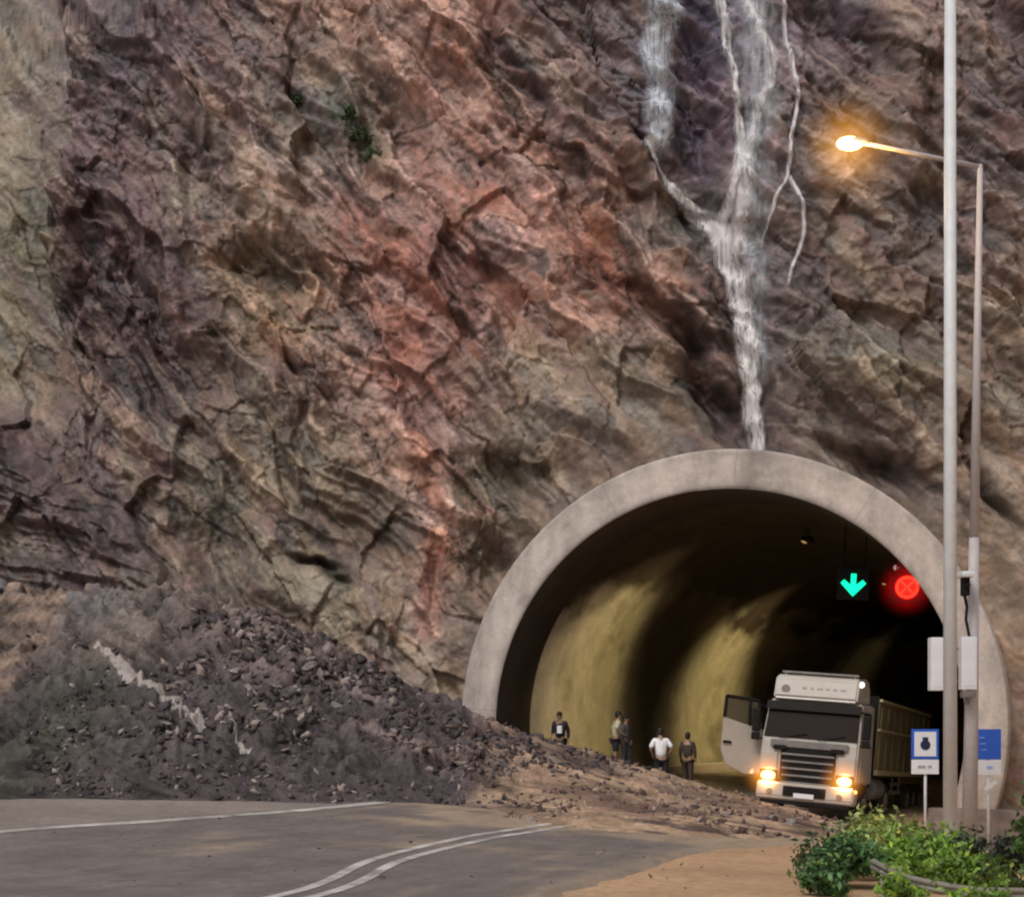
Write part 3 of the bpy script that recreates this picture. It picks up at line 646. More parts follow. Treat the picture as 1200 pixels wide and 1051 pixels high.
# tunnel lamps: warm, near the crown on the left, shining down on the left wall
M_lampw = emis('sodium_lamp', (1, .62, .22), .35)
for i, t in enumerate((8.5, 24, 46, 74)):
    x, y, z = [float(v) for v in tun(.6, t, 6.1)]
    e = empty('tunnel_lamp', (x, y, z), (0, 0, -R_(20)))
    tag(e, ['warm tunnel lamp on the vault nearest the mouth', 'second warm tunnel lamp along the vault', 'third warm tunnel lamp deep in the tunnel', 'farthest warm tunnel lamp in the dark depth'][i], 'tunnel lamp', 'lamps along the tunnel vault')
    MB().box((0, 0, 0), (.3, .8, .14), bev=.03).build('housing', M_black, e)
    MB().box((-.12, 0, -.075), (.1, .6, .02)).build('lens', M_lampw, e)
    MB().cyl((0, .25, .07), (0, .25, .4), .015).cyl((0, -.25, .07), (0, -.25, .4), .015).build('hanger', M_black, e)
    ld = bpy.data.lights.new('sodium_light', 'SPOT'); ld.energy = [1800, 2500, 100, 40][i]; ld.color = (1, .80, .40); ld.spot_size = R_(80); ld.spot_blend = 1.0; ld.shadow_soft_size = .25
    lo = bpy.data.objects.new('sodium_light', ld); link(lo, e); lo.location = (-.2, 0, -.15)
    tx, ty, tz = [float(v) for v in tun(-6.5, t, .0)]
    dvec = Vector((tx - x, ty - y, tz - z)); q = dvec.to_track_quat('-Z', 'Y')
    lo.rotation_euler = (Matrix.Rotation(R_(20), 4, 'Z') @ q.to_matrix().to_4x4()).to_euler()

# lane signals
M_green = emis('green_signal', (0.0, .85, .42), 1.6); M_red = emis('red_signal', (1.0, .035, .015), 2.2); M_red2 = emis('red_signal_dim', (.75, .02, .01), .7)
def disc(b, c, r, y, n=28):
    b.cyl((c[0], y - .01, c[1]), (c[0], y + .01, c[1]), r, n=n)
def signal(px, py, Y, label):
    x, y, z = at(px, py, Y); e = empty('lane_signal', (x, y, z), (0, R_(3), -R_(12))); tag(e, label, 'lane signal', 'lane signals hung in the tunnel mouth')
    MB().box((0, .12, 0), (.92, .2, .92), bev=.03).build('housing', M_black, e)
    s, t = st(x, y); zc = ZC + math.sqrt(6.5 ** 2 - s * s) - z
    MB().cyl((-.3, .12, .44), (-.3, .12, zc + .1), .025).cyl((.3, .12, .44), (.3, .12, zc + .1 - .3), .025).build('hanger', M_black, e)
    return e
e = signal(1000, 684, 44.2, 'green down arrow lane signal lit on a black box in the tunnel mouth')
b = MB(); b.box((0, 0, .12), (.15, .03, .34)); b.prism([(-.36, .02), (-.26, .12), (-.08, -.03), (0, -.03), (0, -.36)], -.015, .015, axis='y'); b.prism([(.36, .02), (.26, .12), (.08, -.03), (0, -.03), (0, -.36)], -.015, .015, axis='y')
b.build('arrow', M_green, e)
e = signal(1063, 688, 44.0, 'round red cross lane signal glowing near the right of the tunnel arch')
b = MB(); disc(b, (0, 0), .34, .0, 32); b.build('red_disc', M_red2, e)
b = MB()
for k in range(28):
    a = k / 28 * 6.283; b.ball((.28 * math.cos(a), -.02, .28 * math.sin(a)), .042, 5)
for k in range(-3, 4):
    for sg in (-1, 1): b.ball((k * .062, -.02, sg * k * .062), .042, 5)
b.build('cross', M_red, e)
def halo(parent, loc, r, m, name='glow_halo'):  # added glowing ball around a lamp, no real mist
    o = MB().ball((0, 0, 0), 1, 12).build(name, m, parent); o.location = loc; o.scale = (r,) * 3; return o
halo(e, (0, -.05, 0), 1.0, halo_mat('red_halo', (1, .01, .01), 2.2, 3))
x, y, z = at(1050, 665, 46); e = empty('marker_lamp', (x, y, z)); tag(e, 'tiny dim violet white lamp above the red signal', 'lamp')
MB().ball((0, 0, 0), .08, 8).build('bulb', emis('dim_bulb', (.8, .55, .6), .35), e); MB().cyl((0, 0, .06), (0, 0, .75), .02).build('stem', M_black, e)

# ------------------------------------------------------------------ waterfalls
def water_mat(name, alpha=.9, tint=(.78, .78, .80), soft=1.6, stretch=.16):
    m, N, L, B = nt(name)
    at_ = N.new('ShaderNodeAttribute'); at_.attribute_name = 'Col'
    tc = N.new('ShaderNodeTexCoord'); mp = N.new('ShaderNodeMapping'); mp.inputs['Scale'].default_value = (5, 5, 5 * stretch); L.new(tc.outputs['Object'], mp.inputs['Vector'])
    no = N.new('ShaderNodeTexNoise'); no.inputs['Scale'].default_value = 1.6; no.inputs['Detail'].default_value = 7; no.inputs['Roughness'].default_value = .7; L.new(mp.outputs['Vector'], no.inputs['Vector'])
    mr = N.new('ShaderNodeMapRange'); L.new(no.outputs['Fac'], mr.inputs['Value']); mr.inputs['From Min'].default_value = .32; mr.inputs['From Max'].default_value = .62
    mul = N.new('ShaderNodeMath'); mul.operation = 'MULTIPLY'; L.new(mr.outputs['Result'], mul.inputs[0]); L.new(at_.outputs['Fac'], mul.inputs[1])
    mu2 = N.new('ShaderNodeMath'); mu2.operation = 'MULTIPLY'; mu2.use_clamp = True; L.new(mul.outputs[0], mu2.inputs[0]); mu2.inputs[1].default_value = alpha * soft
    ad = N.new('ShaderNodeMath'); ad.operation = 'MINIMUM'; L.new(mu2.outputs[0], ad.inputs[0]); ad.inputs[1].default_value = alpha
    L.new(ad.outputs[0], B.inputs['Alpha']); B.inputs['Base Color'].default_value = (*tint, 1); B.inputs['Roughness'].default_value = .5
    b = N.new('ShaderNodeBump'); b.inputs['Strength'].default_value = .4; b.inputs['Distance'].default_value = .04; L.new(no.outputs['Fac'], b.inputs['Height']); L.new(b.outputs['Normal'], B.inputs['Normal'])
    return m
M_w1 = water_mat('white_water', .9, (.74, .70, .69), 1.9, .12); M_mudw = water_mat('muddy_water', .85, (.40, .34, .31)); M_w2 = water_mat('thin_water', .78, (.66, .70, .76), 1.7, .05); M_w4 = water_mat('spray_veil', .40, (.64, .68, .73), 1.2, .05); M_w3 = water_mat('rill_water', .8, (.76, .72, .73), 1.8, .12)
def chart_inv(cx, cy):
    X = (cx - 600) / F * 47; Z = H + (HY - cy) / F * 47
    for _ in range(30):
        a, b = chart(np.array(X), np.array(Z)); X += (cx - float(a)) / F * 40; Z -= (cy - float(b)) / F * 40
    return X, Z
def water(name, P, W, m, label, lift=.10, seed=0, n=None, rag=.35, edge=1.0):
    """ribbon of falling water following the rock; P chart points, W widths (chart units)"""
    pts = []
    for (a, b2), w in zip(P, W):
        X, Z = chart_inv(a, b2)
        # true rock depth there so that the fall crosses the rock where the photograph has it
        Yr = float(cliff_eval(np.array([[X]]), np.array([[Z]]))[4][0, 0])
        pts.append((X, Z, w / F * Yr))
    P3 = np.array(pts); n = n or max(30, int(np.hypot(*np.diff(P3[:, :2], axis=0).T).sum() / .09))
    c = resample(P3[:, :2], n); L0 = np.concatenate([[0], np.cumsum(np.hypot(*np.diff(P3[:, :2], axis=0).T))]); wv = np.interp(np.linspace(0, L0[-1], n), L0, P3[:, 2])
    T_ = np.gradient(c, axis=0); T_ /= np.hypot(T_[:, 0], T_[:, 1])[:, None]
    Nn = np.stack([T_[:, 1], -T_[:, 0]], 1)
    c = c + Nn * (.25 * wv * fbm(np.arange(n) * .09, np.arange(n) * 0 + seed, 3, seed + 7) * 1.6)[:, None]
    wv = wv * (1 + rag * 1.4 * fbm(np.arange(n) * .12, np.arange(n) * 0 + seed * 3.1, 3, seed + 70))
    k = np.linspace(-1, 1, 15)
    X = c[:, None, 0] + Nn[:, None, 0] * k * wv[:, None] * .5; Z = c[:, None, 1] + Nn[:, None, 1] * k * wv[:, None] * .5
    Yr = cliff_eval(X, Z)[4]
    Ys = Yr.copy()
    for _ in range(3): Ys[1:-1, 1:-1] = (Ys[:-2, 1:-1] + Ys[2:, 1:-1] + Ys[1:-1, :-2] + Ys[1:-1, 2:] + Ys[1:-1, 1:-1]) / 5
    Yw = np.minimum(Ys, Yr) - lift - .10 * (1 - k ** 2)[None, :]
    al = (np.clip((1 - np.abs(k) ** 1.5), 0, 1) ** edge)[None, :] * np.ones((n, 1)) * (1 + .8 * fbm(X * 5, Z * .9, 4, seed + 300, .6)); end = smooth(np.linspace(0, 1, n), 1, .94)[:, None]
    al = al * (end * .7 + .3)
    o = grid_mesh(name, X, Yw, Z, m, np.repeat(al[..., None], 3, -1)); return tag(o, label, 'waterfall', kind='structure')
water('waterfall', [(772, -60), (772, 40), (772, 120), (770, 185)], [50, 48, 44, 34], M_w2, 'wide thin veil of falling water at the left of the falls', seed=1, rag=.1)
water('waterfall', [(760, 165), (772, 200), (805, 228), (838, 258), (856, 305), (868, 350), (876, 410), (884, 470), (893, 535)], [13, 15, 14, 20, 28, 28, 25, 21, 15], M_w1, 'main white stream slanting down the rock to the tunnel crown', seed=2, lift=.30)
water('waterfall', [(838, -60), (841, 10), (850, 60), (860, 120), (865, 180), (858, 225), (848, 262), (858, 310)], [9, 9, 10, 11, 14, 18, 18, 20], M_w1, 'narrow bright stream falling in the middle of the falls', seed=3)
water('waterfall', [(868, -60), (872, 10), (884, 50), (898, 75), (896, 110), (882, 150), (872, 190), (868, 240), (866, 300)], [22, 20, 20, 16, 18, 18, 20, 26, 30], M_w3, 'ragged stream joining the main fall from the upper right', seed=4)
water('waterfall', [(880, -60), (884, 60), (884, 160), (882, 260), (884, 360), (892, 450)], [56, 54, 48, 40, 28, 20], M_w4, 'broad thin veil of spray behind the middle streams', seed=5, rag=.1)
water('waterfall', [(912, -60), (918, 60), (928, 130), (921, 175), (918, 215), (905, 240), (893, 285)], [7, 6, 7, 7, 6, 6, 5], M_w3, 'thin rill right of the falls joining them halfway', seed=6)
water('waterfall', [(921, 215), (935, 250), (938, 285), (925, 318), (919, 345)], [5, 7, 6, 6, 5], M_w3, 'short thin rill curving down beside the falls', seed=7)

def stream_debris(name, P, W, label, seed):
    """small runnel over the debris bank"""
    pts = []
    for (a, b2), w in zip(P, W):
        Y = 30.0
        while Y < 48:
            X = (a - 600) / F * Y; Z = H + (HY - b2) / F * Y
            if Z <= float(debris_z(np.array([X]), np.array([Y]))[0][0]) : break
            Y += .05
        pts.append((X, Y, w / F * Y))
    P3 = np.array(pts); n = 90; c = resample(P3[:, :2], n)
    wv = np.interp(np.linspace(0, 1, n), np.linspace(0, 1, len(P3)), P3[:, 2]); T_ = np.gradient(c, axis=0); T_ /= np.hypot(T_[:, 0], T_[:, 1])[:, None]
    Nn = np.stack([T_[:, 1], -T_[:, 0]], 1); k = np.linspace(-1, 1, 9); wv = wv * (1 + .6 * fbm(np.arange(n) * .15, np.arange(n) * 0., 3, seed))
    X = c[:, None, 0] + Nn[:, None, 0] * k * wv[:, None] * .5; Y = c[:, None, 1] + Nn[:, None, 1] * k * wv[:, None] * .5
    Z = debris_z(X, Y)[0] + .05
    al = (1 - np.abs(k) ** 3)[None, :] * np.ones((n, 1)) * 1.4
    tag(grid_mesh(name, X, Y, Z, M_mudw, np.repeat(al[..., None], 3, -1)), label, 'runnel', kind='structure')
stream_debris('runnel', [(112, 757), (135, 775), (150, 790), (185, 810), (215, 832), (238, 858)], [9, 13, 26, 13, 13, 16], 'pale runnel of muddy water crossing the dark debris bank', 5)
stream_debris('runnel', [(258, 858), (275, 868), (293, 884)], [6, 6, 8], 'short pale runnel below the longer one on the debris bank', 9)

# ------------------------------------------------------------------ truck
tx, ty = 8.02, 38.9
yaw = 23
tr = empty('truck', (0, 0, 0)); tag(tr, 'white lorry with lit headlights and its door open, coming out of the tunnel', 'truck')
cXY = ((941 - 600) / F * 39.3, 39.3)
tr.location = (cXY[0], cXY[1], float(ground_z(*cXY)) + .03); tr.rotation_mode = 'ZYX'
tr.rotation_euler = (0, R_(5.0), -R_(yaw))
hw = 1.25
def tap(co):   # cab narrows a touch upward
    k = 1 - .035 * max(0, (co.z - 1.9)) ; return Vector((co.x * k, co.y, co.z))
prof = [(.10, .95), (.02, 1.0), (0, 1.6), (.04, 1.98), (.30, 2.92), (.42, 3.02), (2.15, 3.06), (2.2, 1.0), (2.0, .95)]
MB().prism(prof, -hw, hw, bev=.05, taper=tap).build('cab', M_white, tr)
# windscreen with dark frame
ws = MB(); Mw = None
def fr(x, z, out=0):    # point on the windscreen plane
    y = .04 + (z - 1.98) / (2.92 - 1.98) * .26 - out; k = 1 - .035 * max(0, z - 1.9); return (x * k, y, z)
def slab(b, x0, x1, z0, z1, out, th=.03, inset=0):
    p = [fr(x0 + inset, z0, out), fr(x1 - inset, z0, out), fr(x1, z1, out), fr(x0, z1, out)]
    q = [(a, c + th, d) for a, c, d in p]
    V = [b.b.verts.new(v) for v in p + q]
    for f in ((0, 1, 2, 3), (7, 6, 5, 4), (0, 4, 5, 1), (1, 5, 6, 2), (2, 6, 7, 3), (3, 7, 4, 0)): b.b.faces.new([V[i] for i in f])
slab(ws, -1.21, 1.21, 2.02, 2.88, .015); w_ = ws.build('windscreen', M_glass, tr)
v_ = MB(); slab(v_, -1.26, 1.26, 2.74, 2.96, .14, .1); v_.build('sun_visor', M_black, tr)
wi = MB(); wi.tube([fr(-.8, 2.0, .05), fr(-.1, 2.15, .04)], .012, 6).tube([fr(.2, 2.0, .05), fr(.9, 2.15, .04)], .012, 6); wi.build('wiper', M_black, tr)
# light box / fairing on the roof
fa = MB(); fa.prism([(.22, 3.0), (.16, 3.08), (.30, 3.58), (.42, 3.66), (1.6, 3.72), (1.9, 3.5), (2.1, 3.04)], -1.08, 1.08, bev=.05); fa = fa.build('roof_fairing', M_white, tr)
b = MB(); b.cyl((-.78, .19, 3.28), (-.78, .24, 3.28), .11, n=20); b.build('emblem', mat('emblem_grey', (.22, .2, .18), .5), fa)
b = MB(); 
for i, w_k in enumerate((.16, .1, .2, .12, .16, .22)): b.box((-.3 + i * .2, .235, 3.32 + .0), (w_k * .7, .03, .07))
b.build('faded_lettering', mat('faded_print', (.36, .34, .30), .6), fa)
b = MB(); b.box((0, .62, 3.74), (2.0, .08, .06), bev=.02); b.box((-.9, .62, 3.69), (.05, .05, .12)); b.box((.9, .62, 3.69), (.05, .05, .12)); b.build('roof_bar', M_grey, tr)
b = MB(); b.ball((1.10, .5, 3.52), .075, 8); b.build('marker_lamp', emis('marker_white', (1, .93, .85), 2.5), tr)
# front panels
b = MB(); b.box((0, -.03, 1.87), (2.0, .06, .18), bev=.015); b.build('front_panel', M_grey, tr)
b = MB(); b.box((0, -.015, 1.25), (1.42, .05, 1.06), bev=.02); gr = b.build('grille', M_black, tr)
for i, z in enumerate((1.60, 1.42, 1.24, 1.06, .88)):
    MB().box((0, -.055, z), (1.36 - .02 * i, .05, .055), bev=.015).build('grille_bar', M_grey, gr)
for sg in (-1, 1):
    MB().box((sg * .74, -.07, 1.76), (.34, .05, .12), bev=.02).build('air_inlet', M_black, tr)
    MB().box((sg * 1.0, -.02, 1.32), (.42, .06, .62), bev=.025).build('corner_panel', M_white, tr)
    hl = MB().box((sg * .98, -.06, 1.02), (.46, .08, .30), bev=.03).build('headlight', M_black, tr)
    MB().ball((sg * .98, -.08, 1.02), .15, 10, (1.35, .35, .85)).build('lens', emis('headlight_glow', (1.0, .46, .10), 4.2), hl)
    halo(hl, (sg * .98, -.25, 1.02), .72, halo_mat('headlight_halo', (1, .34, .04), 3.8, 2.6))
    ld = bpy.data.lights.new('headlight_beam', 'SPOT'); ld.energy = 260; ld.color = (1, .55, .2); ld.spot_size = R_(110); ld.spot_blend = .8; ld.shadow_soft_size = .1
    lo = bpy.data.objects.new('headlight_beam', ld); link(lo, tr); lo.location = (sg * .98, -.25, 1.05); lo.rotation_euler = (R_(68), 0, 0)
b = MB(); b.prism([(-.12, .42), (-.16, .50), (-.14, .86), (.1, .88), (.4, .88), (.4, .40)], -hw, hw, bev=.04); bp = b.build('bumper', M_white, tr)
MB().box((0, -.155, .66), (1.1, .05, .26), bev=.02).build('lower_grille', M_black, bp)
for sg in (-1, 1): MB().cyl((sg * .9, -.18, .62), (sg * .9, -.12, .62), .075, n=16).build('fog_lamp', M_grey, bp)
MB().box((0, -.19, .56), (.52, .02, .12), bev=.005).build('number_plate', M_lwhite, bp)
MB().box((0, .05, .36), (2.3, .3, .1), bev=.02).build('underrun', M_black, tr)
MB().ball((1.27, .0, .78), .05, 8, (.8, .6, .9)).build('turn_lamp', emis('amber_lamp', (1, .45, .1), 2.5), tr)
# closed door on image right
b = MB(); b.box((1.262, .95, 1.62), (.03, 1.15, 1.18), bev=.01); dr = b.build('door', M_white, tr)
Ms = mat('side_glass_frame', (.01, .01, .01), .3)
b = MB(); b.prism([(.46, 2.25), (.62, 2.82), (1.5, 2.82), (1.5, 2.25)], 1.232, 1.25); b.build('window', M_glass, dr)
MB().box((1.285, 1.38, 1.95), (.03, .2, .05), bev=.01).build('handle', M_black, dr)
MB().box((1.0, .95, .78), (.5, 1.2, .36), bev=.03).build('step', M_black, tr); MB().box((-1.0, .95, .78), (.5, 1.2, .36), bev=.03).build('step', M_black, tr)
# doorway on image left: black slab in place of the shaded opening
b = MB(); b.prism([(.36, 1.1), (.40, 2.2), (.62, 2.86), (1.5, 2.86), (1.5, 1.1)], -1.262, -1.20); b.build('doorway_shade_slab', M_black, tr)
# open door: hinged at the front pillar, swung out
dor = empty('open_door', (-1.27, .34, 0), (0, 0, -R_(152))); dor.parent = tr; dor['label'] = 'door standing open'
# local x runs back along the closed door, opened about the hinge
b = MB(); b.prism([(0, 1.02), (0, 2.16), (.62, 2.30), (1.12, 2.42), (1.12, 1.55), (.98, 1.20), (.75, 1.10), (.45, .98)], -.03, .03, axis='y', bev=.015); b.build('door_skin', M_white, dor)
b = MB()
for (p, q) in [((0.02, 2.18), (.22, 2.92)), ((.22, 2.92), (1.08, 2.98)), ((1.08, 2.98), (1.10, 2.42)), ((.42, 2.26), (.45, 2.93))]:
    b.cyl((p[0], 0, p[1]), (q[0], 0, q[1]), .042, n=8)
b.build('window_frame', M_black, dor)
mg, N, L, B = nt('door_glass'); B.inputs['Base Color'].default_value = (.10, .08, .05, 1); B.inputs['Roughness'].default_value = .1; B.inputs['Alpha'].default_value = .75
MB().prism([(.04, 2.18), (.22, 2.9), (1.06, 2.96), (1.09, 2.42)], -.008, .008, axis='y').build('pane', mg, dor)
MB().box((.98, .05, 1.78), (.22, .05, .07), bev=.015).box((.98, -.05, 1.78), (.22, .05, .07), bev=.015).build('handle', M_black, dor)
# mirrors
for sg in (-1, 1):
    b = MB(); b.box((sg * 1.42, -.02, 2.42), (.2, .16, .62), bev=.05); b.box((sg * 1.42, -.02, 2.0), (.2, .15, .2), bev=.04)
    b.tube([(sg * 1.22, .2, 2.8), (sg * 1.42, .0, 2.78)], .02, 6); b.tube([(sg * 1.22, .2, 1.95), (sg * 1.42, .0, 1.95)], .02, 6); b.build('mirror', M_black, tr)
# chassis, wheels
b = MB(); b.box((-.42, 6.4, .98), (.1, 10.6, .26)); b.box((.42, 6.4, .98), (.1, 10.6, .26)); b.build('chassis', M_black, tr)
def wheel(x, y, r=.5):
    sg = 1 if x > 0 else -1
    w = MB(); w.cyl((x - .15, y, r), (x + .15, y, r), r, n=40, bev=.04); tyre = w.build('wheel', M_tyre, tr, True)
    q = MB(); q.cyl((x + sg * .10, y, r), (x + sg * .165, y, r), .29, .25, n=28); q.cyl((x + sg * .15, y, r), (x + sg * .2, y, r), .1, n=16)
    for k in range(10): a = k * .628; q.cyl((x + sg * .16, y + .19 * math.cos(a), r + .19 * math.sin(a)), (x + sg * .185, y + .19 * math.cos(a), r + .19 * math.sin(a)), .018, n=8)
    q.build('rim', M_rim, tyre)
for y in (1.45, 4.9, 8.9, 10.2, 11.5):
    for x in (-1.08, 1.08): wheel(x, y)
b = MB()
for sg in (-1, 1): b.prism([(.85, .75), (.85, 1.1), (1.15, 1.14), (1.8, 1.14), (2.1, 1.0), (2.1, .9), (1.8, 1.06), (1.15, 1.06), (.98, .75)], sg * 1.22 - .06, sg * 1.22 + .02)
b.build('wheel_arch', M_black, tr)
b = MB(); b.cyl((1.0, 2.7, .85), (1.0, 4.1, .85), .32, n=24, bev=.03); b.build('fuel_tank', M_grey, tr)
# trailer body
tb = MB(); tb.box((0, 7.4, 2.25), (2.5, 9.6, 2.0), bev=.04); tb = tb.build('trailer_body', M_olive, tr)
for k in range(9): MB().box((1.268, 2.9 + k * 1.12, 2.2), (.05, .09, 1.75), bev=.01).build('post', M_olive, tb)
for z, h_ in ((3.24, .07), (2.45, .07), (1.3, .14)): MB().box((1.275, 7.4, z), (.09, 9.62, h_), bev=.015).build('side_rail', M_ledge, tb)
MB().box((0, 2.585, 2.3), (2.44, .04, 2.1)).build('front_board', M_black, tb)
b = MB(); b.box((1.2, 6.6, .75), (.04, 1.9, .09)); b.box((1.2, 6.6, 1.0), (.04, 1.9, .09)); b.box((1.2, 6.0, .95), (.05, .06, .5)); b.box((1.2, 7.2, .95), (.05, .06, .5)); b.build('side_guard', M_grey, tr)
b = MB(); b.box((0, 12.2, .8), (2.4, .12, .18)); b.build('rear_bumper', M_black, tr)

# ------------------------------------------------------------------ people
M_skin = mat('skin', (.34, .20, .13), .6, var=.06, bump=0)
M_hair = mat('dark_hair', (.018, .013, .010), .7, var=.3, scale=30, bump=.2)
def cloth(n, c): return mat(n, c, .85, var=.12, scale=10, bump=.15)
def skin_mesh(name, V, E, R, m, parent, sub=1, root=0):
    me = bpy.data.meshes.new(name); me.from_pydata(V, E, []); me.materials.append(m)
    o = link(bpy.data.objects.new(name, me), parent)
    s = o.modifiers.new('skin', 'SKIN'); s.use_smooth_shade = True; s.use_x_symmetry = False
    for i, r in enumerate(R):
        v = me.skin_vertices[0].data[i]; v.radius = (r, r) if not isinstance(r, tuple) else r; v.use_root = (i == root)
    ss = o.modifiers.new('sub', 'SUBSURF'); ss.levels = sub; ss.render_levels = sub
    return o
def person(px_, Y, z, face, label, shirt, legs, short=False, pose='stand', sc=1.0, bag=None, sleeve=True, group=None):
    X = (px_ - 600) / F * Y
    e = empty('person', (X, Y, z), (0, 0, R_(face))); e.scale = (sc,) * 3
    tag(e, label, 'person', group)
    lean = {'stand': 0, 'look': .06, 'bend': .10}[pose]
    J = dict(pel=(0, 0, .93), sp=(0, -lean * .5, 1.12), ch=(0, -lean, 1.33), nk=(0, -lean * 1.2, 1.47), hd=(0, -lean * 1.6 - .01, 1.56), tp=(0, -lean * 1.8, 1.70))
    arms = {'stand': [(-.23, 0, 1.15, -.25, -.03, .90), (.24, .03, 1.15, .26, -.03, .90)],
            'look': [(-.25, .04, 1.17, -.20, -.20, 1.05), (.24, .03, 1.16, .26, -.02, .90)],
            'bend': [(-.30, .03, 1.18, -.21, -.1, .98), (.31, .03, 1.18, .22, -.1, .98)]}[pose]
    V, E, R, ix = [], [], [], {}
    def add(k, p, r, par=None):
        ix[k] = len(V); V.append(p); R.append(r)
        if par is not None: E.append((ix[par], ix[k]))
    add('pel', J['pel'], (.15, .11)); add('sp', J['sp'], (.135, .10), 'pel'); add('ch', J['ch'], (.155, .11), 'sp'); add('nk', J['nk'], .055, 'ch')
    add('hd', J['hd'], (.070, .082), 'nk'); add('hm', ((J['hd'][0], J['hd'][1] - .005, 1.635)), (.076, .092), 'hd'); add('tp', J['tp'], .055, 'hm')
    for sg, a in ((-1, arms[0]), (1, arms[1])):
        s_ = 'l' if sg < 0 else 'r'
        add('sh' + s_, (sg * .185, J['ch'][1], 1.40), .058, 'ch'); add('el' + s_, a[:3], .040, 'sh' + s_); add('wr' + s_, a[3:], .027, 'el' + s_)
        w = Vector(a[3:]); d = (w - Vector(a[:3])).normalized(); add('pa' + s_, tuple(w + d * .06), (.036, .018), 'wr' + s_)
        for f in range(4):
            q = w + d * (.135 + .012 * (1 if f in (1, 2) else 0)) + Vector((0, (f - 1.5) * .020, 0)); kn = w + d * .10 + Vector((0, (f - 1.5) * .018, 0))
            add(f'f{s_}{f}a', tuple(kn), .010, 'pa' + s_); add(f'f{s_}{f}b', tuple(q + Vector((-sg * .015, 0, 0))), .008, f'f{s_}{f}a')
        add('th' + s_, tuple(w + d * .07 + Vector((-sg * .012, -.045, 0))), .010, 'pa' + s_)
    dfw = .07
    for sg in (-1, 1):
        s_ = 'l' if sg < 0 else 'r'; fwd = dfw * sg
        add('hp' + s_, (sg * .095, 0, .86), .095, 'pel'); add('kn' + s_, (sg * .11, -fwd * .6 - .02, .49), .060, 'hp' + s_); add('an' + s_, (sg * .12, -fwd * .4 + .02, .09), .040, 'kn' + s_)
        add('to' + s_, (sg * .13, -fwd * .4 - .14, .04), (.045, .03), 'an' + s_)
    body = skin_mesh('body', V, E, R, M_skin, e, 1)
    g = lambda k, gr=1.0, a=0: (V[ix[k]], tuple(np.array(R[ix[k]]) * gr + a) if isinstance(R[ix[k]], tuple) else R[ix[k]] * gr + a)
    def garment(name, keys, edges, m, sub=1, grow=.018):
        vv, rr = [], []
        for k, a in keys:
            if isinstance(k, str): p, r = g(k, 1, grow + a)
            else: p, r = k, a
            vv.append(p); rr.append(r)
        return skin_mesh(name, vv, edges, rr, m, e, sub)
    # shirt
    ks = [((0, 0, .87), (.178, .138)), ('sp', .02), ('ch', .012), ('shl', .008), ('ell', .012), ('shr', .008), ('elr', .012)]; es = [(0, 1), (1, 2), (2, 3), (3, 4), (2, 5), (5, 6)]
    if sleeve:
        lw = tuple(np.array(V[ix['wrl']]) * .93 + np.array(V[ix['ell']]) * .07); rw = tuple(np.array(V[ix['wrr']]) * .93 + np.array(V[ix['elr']]) * .07)
        ks += [(lw, .042), (rw, .042)]; es += [(4, 7), (6, 8)]
    garment('shirt', ks, es, shirt)
    kn = 'kn'
    ks = [((0, 0, .96), (.168, .125)), ('hpl', .012), ('hpr', .012), ('knl', .015), ('knr', .015)]; es = [(0, 1), (0, 2), (1, 3), (2, 4)]
    if not short:
        ks += [((V[ix['anl']][0], V[ix['anl']][1], .12), .062), ((V[ix['anr']][0], V[ix['anr']][1], .12), .062)]; es += [(3, 5), (4, 6)]
    garment('trousers', ks, es, legs)
    for s_ in 'lr':
        a, t = V[ix['an' + s_]], V[ix['to' + s_]]
        skin_mesh('shoe', [(a[0], a[1] + .03, .05), (a[0], a[1] - .06, .055), (t[0], t[1] - .02, .04)], [(0, 1), (1, 2)], [.052, .05, .042], M_black, e, 1)
    # face and hair
    hx, hy = 0, V[ix['hm']][1]
    b = MB(); b.ball((0, hy + .018, 1.665), .098, 10, (.90, 1.05, .95)); b.ball((0, hy + .045, 1.61), .085, 8, (.95, .8, 1)); b.build('hair', M_hair, e, True)
    b = MB(); b.ball((-.03, hy - .088, 1.63), .010, 6); b.ball((.03, hy - .088, 1.63), .010, 6); b.build('eyes', M_black, e)
    b = MB(); b.ball((0, hy - .10, 1.60), .014, 6, (1, 1.3, 1.5)); b.ball((0, hy - .088, 1.565), .018, 6, (1.3, .4, .4)); b.ball((-.083, hy, 1.61), .02, 6, (.4, .8, 1.3)); b.ball((.083, hy, 1.61), .02, 6, (.4, .8, 1.3)); b.build('nose_and_ears', M_skin, e, True)
    if bag is not None:
        b = MB(); b.box((.05, -.19, 1.2), (.16, .08, .24), bev=.03); b.build('jacket_opening', bag, e)
    return e
def dzp(p, Y): return float(deb_base(np.array([(p - 600) / F * Y]), np.array([Y]))[0])
C_blk = cloth('black_cloth', (.022, .02, .022)); C_yel = cloth('pale_yellow_cloth', (.52, .47, .30)); C_wht = cloth('white_cloth', (.82, .80, .80)); C_gry = cloth('grey_cloth', (.10, .10, .11)); C_brn = cloth('brown_cloth', (.055, .035, .025))
person(657, 45.5, dzp(657, 45.5) - .42, -25, 'person in a dark jacket over a light shirt, standing alone nearest the left wall', C_blk, C_blk, pose='look', bag=C_wht, sc=.97)
person(721, 45.6, dzp(721, 45.6) - .04, 100, 'person in pale yellow shirt and dark shorts seen from the side', C_yel, C_blk, short=True, pose='look', sc=.98, sleeve=False)
person(733, 46.4, dzp(733, 46.4) - .02, 60, 'person in grey half hidden behind the one in the yellow shirt', C_gry, C_gry, pose='stand', sc=.96)
person(775, 44.0, dzp(775, 44.0) - .30, 185, 'person in bright white shirt and black trousers with back turned', C_wht, C_blk, pose='bend', sc=1.03, sleeve=False)
